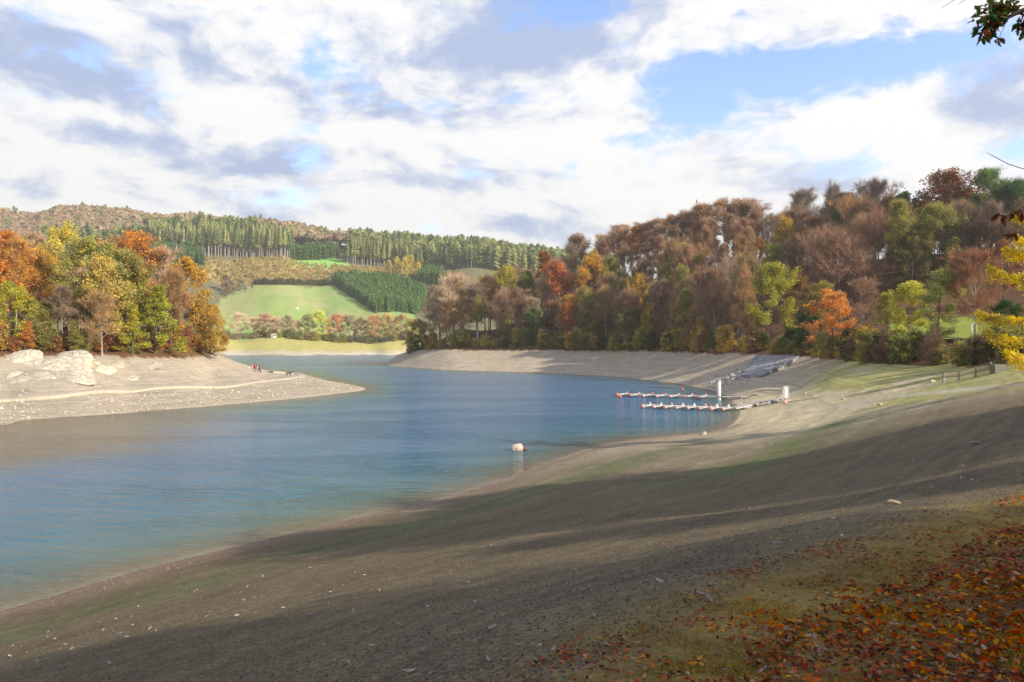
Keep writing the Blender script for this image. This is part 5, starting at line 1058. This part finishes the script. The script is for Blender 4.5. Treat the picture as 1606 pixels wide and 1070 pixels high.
def oak():
    bx, by = 7.6, 1.8; bz = gz(bx, by); O = Vector((bx, by, bz)); o = empty('oak_tree', O, label='oak whose leafy branch hangs into the top right corner', cat='tree'); r = random.Random(5)
    mb = MB(); tp = [Vector((0, 0, -.4)), Vector((.1, .1, 2)), Vector((0, .2, 4.2)), Vector((.2, .3, 6.5)), Vector((.3, .2, 9)), Vector((.2, .1, 12))]; mb.tube(tp, [.5, .36, .3, .22, .14, .05], 12, cap=False); ob('trunk', mb.mesh('trunk', M_bark, True), o)
    g = np.random.default_rng(5)
    lb = MB(); P0 = []; D = []; cols = []
    GR = [(.05, .10, .02), (.035, .075, .02), (.16, .045, .02), (.24, .08, .02)]
    def add_leaves(p, d, n, red=.25, sp=.05):
        for _ in range(n):
            q = Vector(p) + rv(r, sp); dd = (Vector(d) * .4 + rv(r, 1) + Vector((0, 0, -.35))).normalized(); P0.append(q); D.append(dd); cols.append(r.choice(GR[2:]) if r.random() < red else r.choice(GR[:2]))
    # the limb that reaches into the picture and its twigs
    def wp(px, py, Y): return Vector(P(px, py, Y)) - O
    limb = [Vector((0, .2, 4.4)), Vector((-1.0, 1.6, 5.0)), Vector((-2.2, 3.4, 4.9)), wp(1680, -8, 6.5), wp(1600, 18, 6.6), wp(1568, 34, 6.65), wp(1548, 46, 6.65)]
    lb.tube(limb, [.12, .085, .05, .028, .02, .014, .006], 7, cap=False)
    tws = [((1600, 18), (1545, 6)), ((1590, 20), (1528, 14)), ((1580, 28), (1522, 28)), ((1570, 34), (1530, 45)), ((1556, 42), (1541, 62)), ((1600, 18), (1572, -10)), ((1610, 16), (1598, 45)), ((1625, 10), (1606, 55)), ((1640, 0), (1640, 50)), ((1580, 26), (1560, 0)), ((1560, 40), (1570, 20)), ((1570, 34), (1548, 25))]
    for (a, b), (c_, d_) in tws:
        p = wp(a, b, 6.6); q = wp(c_, d_, 6.6 + r.uniform(-.25, .25)); m_ = p.lerp(q, .5) + Vector((0, 0, .02)); lb.tube([p, m_, q], [.008, .006, .003], 4, cap=False)
        dd = (q - p).normalized(); n_l = 11
        for k in range(n_l): add_leaves(p.lerp(q, .15 + .85 * k / n_l), dd, 2, .42 if c_ > 1545 or d_ < 12 else .25, .025)
    def dangling(a, b, n, red): p = wp(*a); q = wp(*b); lb.tube([p, p.lerp(q, .5) + rv(r, .01), q], [.004, .003, .002], 4, cap=False); add_leaves(q, (q - p).normalized(), n, red, .012)
    dangling((1576, 40, 6.6), (1568, 58, 6.6), 4, 1)
    for a, b in (((1640, 235, 6.2), (1608, 266, 6.2)), ): lb.tube([wp(*a), wp(*b), wp(1580, 257, 6.2), wp(1560, 246, 6.2), wp(1548, 240, 6.2)], [.006, .004, .0035, .003, .002], 4, cap=False)
    lb.tube([wp(1520, -12, 6.4), wp(1495, 1, 6.4), wp(1476, 13, 6.4)], [.003, .002, .0015], 4); lb.tube([wp(1530, -12, 6.4), wp(1503, 7, 6.4)], [.003, .0015], 4)
    up = [Vector((.2, .3, 6)), wp(1720, 200, 6.0), wp(1660, 300, 6.2)]; lb.tube([Vector((0, .2, 4.0)), Vector((-1.2, 2, 4.3)), wp(1760, 120, 6), wp(1640, 235, 6.2)], [.06, .04, .015, .006], 5, cap=False)
    for a, b in (((1640, 235, 6.2), (1602, 335, 6.2)), ((1640, 235, 6.2), (1590, 332, 6.1)), ((1640, 240, 6.2), (1570, 336, 6.2)), ((1650, 250, 6.2), (1592, 366, 6.2))):
        p = wp(*a); q = wp(*b); m_ = Vector((p.lerp(q, .5).x + .12, p.lerp(q, .5).y, p.lerp(q, .5).z)); lb.tube([p, m_, wp(b[0] + 22, b[1] - 10, b[2])], [.003, .002, .0015], 3, cap=False); lb.tube([wp(b[0] + 22, b[1] - 10, b[2]), q], .0012, 3, cap=False); add_leaves(q, Vector((-.3, 0, -1)), 5, 1, .012)
    # rest of the crown, above and behind the viewpoint
    tips = []
    for i in range(26):
        t = .3 + .7 * i / 25; p = Vector((.2, .2, 12 * t)); a = i * 2.4; L = 4.2 * (1.15 - abs(t - .55) * 1.3); d = Vector((cos(a), sin(a), .35)).normalized(); pts = branch_path(r, p, d, L, 4, .2, .05)
        e_ = pts[-1] + O
        if e_.y > 1 and e_.x / e_.y < .80 and (e_.z - 8) / e_.y < .52: continue
        lb.tube(pts, [.09, .07, .05, .03, .01], 5, cap=False); tips += pts[1:]
    for p in tips:
        for _ in range(45):
            q = p + Vector((r.gauss(0, .5), r.gauss(0, .5), r.gauss(0, .4))); w3 = q + O
            if w3.y > .6 and w3.x / w3.y < .76 and (w3.z - 8) / w3.y < .50: continue
            P0.append(q); D.append((rv(r, 1) + Vector((0, 0, -.3))).normalized()); cols.append(r.choice(GR))
    br = ob('branch', lb.mesh('branch', M_bark, True), o)
    n = len(P0); P0 = np.array(P0); D = np.array(D); N_ = g.normal(0, 1, (n, 3)); N_ -= (N_ * D).sum(1)[:, None] * D; N_ /= np.linalg.norm(N_, axis=1)[:, None]
    ob('crown', leaf_field(P0, D, N_, g.uniform(.06, .1, n), 1.0, np.array(cols) * g.uniform(.7, 1.3, (n, 1)), 'crown', M_oakleaf), o)
oak()
# ------------------------------------------------------------------ foreground ground cover
def litter(n, region, accept, sizes, cols, wts, name, label, cat, seed, lift=(.003, .05), tilt=.45):
    g = np.random.default_rng(seed); X = g.uniform(region[0], region[1], n); Y = g.uniform(region[2], region[3], n); k = accept(X, Y, g); X, Y = X[k], Y[k]; n = len(X); Z = height(X, Y) + g.uniform(*lift, n)
    a = g.uniform(0, 2 * pi, n); D = np.stack([np.cos(a), np.sin(a), g.normal(0, tilt * .6, n)], 1); D /= np.linalg.norm(D, axis=1)[:, None]; N_ = np.stack([g.normal(0, tilt, n), g.normal(0, tilt, n), np.ones(n)], 1); N_ -= (N_ * D).sum(1)[:, None] * D; N_ /= np.linalg.norm(N_, axis=1)[:, None]
    s_ = g.uniform(*sizes, n); col = pal(g, n, cols, wts); P0 = np.stack([X, Y, Z], 1) - D * (s_ * .5)[:, None]
    ob(name, leaf_field(P0, D, N_, s_, 1.1, col, name, M_litter, seed), None, label=label, cat=cat, kind='stuff')
LC = [(.46, .09, .02), (.52, .17, .025), (.30, .055, .018), (.15, .035, .018), (.36, .22, .14), (.45, .26, .03), (.07, .025, .015), (.30, .20, .15)]
litter(90000, (-1, 12, 2.2, 13), lambda X, Y, g: (hwside(X, Y) + .35 * fbm(X / .8, Y / .8, 3, 50) > .85 + .05 * Y) & (X < .76 * Y + .5), (.024, .066), LC, [3, 2.2, 3, 2.5, 1.2, .6, 2.2, .9], 'leaf_litter', 'thick layer of red brown fallen leaves in the lower right corner', 'fallen leaves', 3)
litter(150000, (-2, 14, 2.5, 16), lambda X, Y, g: (hwside(X, Y) + .5 * fbm(X, Y, 3, 51) > .0) & (X < .76 * Y + .5) & (g.random(len(X)) < np.clip(1.35 - Y * .10, .12, 1) * np.clip(.6 + 1.8 * fbm(X / .5, Y / .5, 3, 55), .12, 1)), (.018, .055), LC, [3, 3, 2, 1.5, 2, 1.2, 1, 1.5], 'leaf_litter', 'thin scatter of brown leaves over the mossy strip', 'fallen leaves', 4, (.0, .02), .3)
def grass(n, seed):
    g = np.random.default_rng(seed); Y = 3 + 19 * g.random(n) ** 2.2; X = g.uniform(-.1, .78, n) * Y; h_ = hwside(X, Y); nz = fbm(X / 1.2, Y / 1.2, 3, 60); k = (h_ + nz * .8 > -.1) & (h_ < 6) & (X < .76 * Y + .5) & (g.random(n) < sstep(h_ + fbm(X / .4, Y / .4, 3, 61) * 1.2, -.3, 1.6) * np.clip(fbm(X / .3, Y / .3, 3, 62) * 3 + .25, .06, 1)); X, Y, nz = X[k], Y[k], nz[k]; n = len(X); Z = height(X, Y)
    a = g.uniform(0, 2 * pi, n); w_ = g.uniform(.002, .005, n); L = g.uniform(.008, .028, n); dx_, dy_ = np.cos(a) * w_, np.sin(a) * w_; tx, ty = g.normal(0, .02, n), g.normal(0, .02, n)
    V = np.stack([np.stack([X - dx_, Y - dy_, Z - .005], 1), np.stack([X + dx_, Y + dy_, Z - .005], 1), np.stack([X + tx, Y + ty, Z + L], 1)], 1).reshape(-1, 3)
    c = np.repeat(pal(g, n, [(.40, .27, .05), (.26, .20, .035), (.15, .16, .025), (.34, .17, .04)], [4, 2, 1.4, 2]), 3, 0); ob('grass', mesh_np('grass', V, np.arange(3 * n).reshape(-1, 3), M_leafv, c), None, label='short yellow green grass and moss above the gravel slope', cat='grass', kind='stuff')
grass(420000, 9)
def gravel(n, region, rng_s, cols, wts, name, label, seed, acc):
    g = np.random.default_rng(seed); 
    # more stones near the viewpoint, where each one shows
    r_ = np.exp(g.uniform(math.log(region[2]), math.log(region[3]), n)); th = g.uniform(region[0], region[1], n); X = r_ * np.sin(th); Y = r_ * np.cos(th); Z = height(X, Y); k = acc(X, Y, Z, g); X, Y, Z = X[k], Y[k], Z[k]; n = len(X)
    s_ = g.uniform(*rng_s, n) * g.uniform(.6, 1.5, n); O8 = np.array([(1, 0, 0), (0, 1, 0), (-1, 0, 0), (0, -1, 0), (0, 0, .7), (0, 0, -.5)]); V = O8[None] * g.uniform(.55, 1.2, (n, 6, 3)) + g.normal(0, .12, (n, 6, 3)); a = g.uniform(0, 6.28, n); ca, sa = np.cos(a)[:, None], np.sin(a)[:, None]
    vx = V[:, :, 0] * ca - V[:, :, 1] * sa; vy = V[:, :, 0] * sa + V[:, :, 1] * ca; V = np.stack([vx, vy, V[:, :, 2]], 2) * (s_ * .5)[:, None, None] + np.stack([X, Y, Z + s_ * .1], 1)[:, None]
    tri = np.array([(0, 1, 4), (1, 2, 4), (2, 3, 4), (3, 0, 4), (1, 0, 5), (2, 1, 5), (3, 2, 5), (0, 3, 5)]); T_ = (np.arange(n) * 6)[:, None, None] + tri[None]
    ob(name, mesh_np(name, V.reshape(-1, 3), T_.reshape(-1, 3), M_gravel, np.repeat(pal(g, n, cols, wts), 6, 0)), None, label=label, cat='gravel', kind='stuff')
M_gravel = pmat('gravel_stone', (1, 1, 1), .85, 30, .2, vcol=True)
gravel(34000, (-.66, .7, 3.6, 26), (.009, .028), [(.13, .105, .07), (.08, .068, .05), (.20, .165, .115), (.30, .26, .20)], [4, 4, 2, .12], 'gravel', 'dark fine gravel covering the near slope', 2, lambda X, Y, Z, g: (Z > .05) & (hwside(X, Y) < .3))
gravel(3200, (-.62, .0, 22, 62), (.03, .10), [(.20, .13, .09), (.15, .10, .07), (.26, .20, .15)], [3, 3, 1], 'shore_pebbles', 'reddish brown pebbles along the near waterline', 3, lambda X, Y, Z, g: (Z > -.05) & (Z < .4))
gravel(9000, (-.9, -.2, 70, 150), (.12, .35), [(.50, .42, .30), (.42, .34, .24), (.66, .60, .50)], [4, 4, .7], 'bank_pebbles', 'pale stones strewn over the left bank', 4, lambda X, Y, Z, g: (Z > .02) & (Z < 5.5) & (X < -20) & (g.random(len(X)) < np.where(Z < 1.2, 1, .25)))
# single leaves on the gravel
g = random.Random(21); one = np.array([[0, -.5, 0.]]); LM = []
for i, (c, nm) in enumerate((((.55, .42, .38), 'pale pinkish'), ((.46, .34, .27), 'tan'), ((.40, .30, .28), 'greyish'), ((.42, .10, .03), 'rust red'), ((.50, .42, .05), 'yellow'))):
    gg = np.random.default_rng(i); LM.append((leaf_field(np.array([[0, -.5, .12]]), np.array([[0, 1., 0.]]), np.array([[.1, 0, 1.]]), np.array([1.0]), .9, np.array([c]), 'fallen_leaf', M_litter, i + 3), nm))
cnt = {}
for i in range(150):
    px = g.uniform(10, 1560); py = g.uniform(800, 1060) if i < 115 else g.uniform(700, 800); line = float(np.interp(px, [0, 400, 800, 1100, 1606], [1000, 900, 800, 740, 690])); py = max(py, line + g.uniform(0, 60))
    if py > 1065: continue
    X, Y, z = hit(px, py)
    if hwside(np.array([X]), np.array([Y]))[0] > .3 or z < .4: continue
    m, nm = g.choices(LM, [6, 5, 4, 1, .5])[0]; s_ = g.uniform(.05, .115)
    o = ob('fallen_leaf', m, None, (X, Y, z + .004), label='%s fallen leaf lying alone on the near gravel slope' % nm, cat='leaf', group='single %s leaves on the near gravel slope' % nm); o.scale = (s_, s_, s_); o.rotation_euler = (g.uniform(-.4, .4), g.uniform(-.4, .4), g.uniform(0, 6.28))
for px, py, lab in ((625, 986, 'dark clod on the near gravel left of the middle'), (1400, 792, 'short dark stick across the sunlit patch at the right'), (1530, 697, 'low dark turf lump on the slope at the right')):
    X, Y, z = hit(px, py); mb = MB(); L = {625: .12, 1400: .26, 1530: .35}[px]; mb.tube([(-L / 2, 0, .02), (-L * .1, .02, .05), (L * .2, -.02, .04), (L / 2, .03, .02)], [L * .06, L * .12, L * .1, L * .04], 7); ob('stick' if px == 1400 else 'turf_clod', mb.mesh('stick', M_wood, True), None, (X, Y, z), label=lab, cat='stick' if px == 1400 else 'clod')
# ------------------------------------------------------------------ haze
hz = MB(); hz.box((0, 400, 105), (2600, 2000, 222)); m, t = newmat('haze_air'); t.l.new(t.node('ShaderNodeVolumePrincipled', {'Color': (1.0, .97, .90, 1), 'Density': HAZE, 'Anisotropy': .3}).outputs[0], t.node('ShaderNodeOutputMaterial').inputs['Volume'])
if HAZE > 0: ob('haze', hz.mesh('haze', m), kind='stuff')
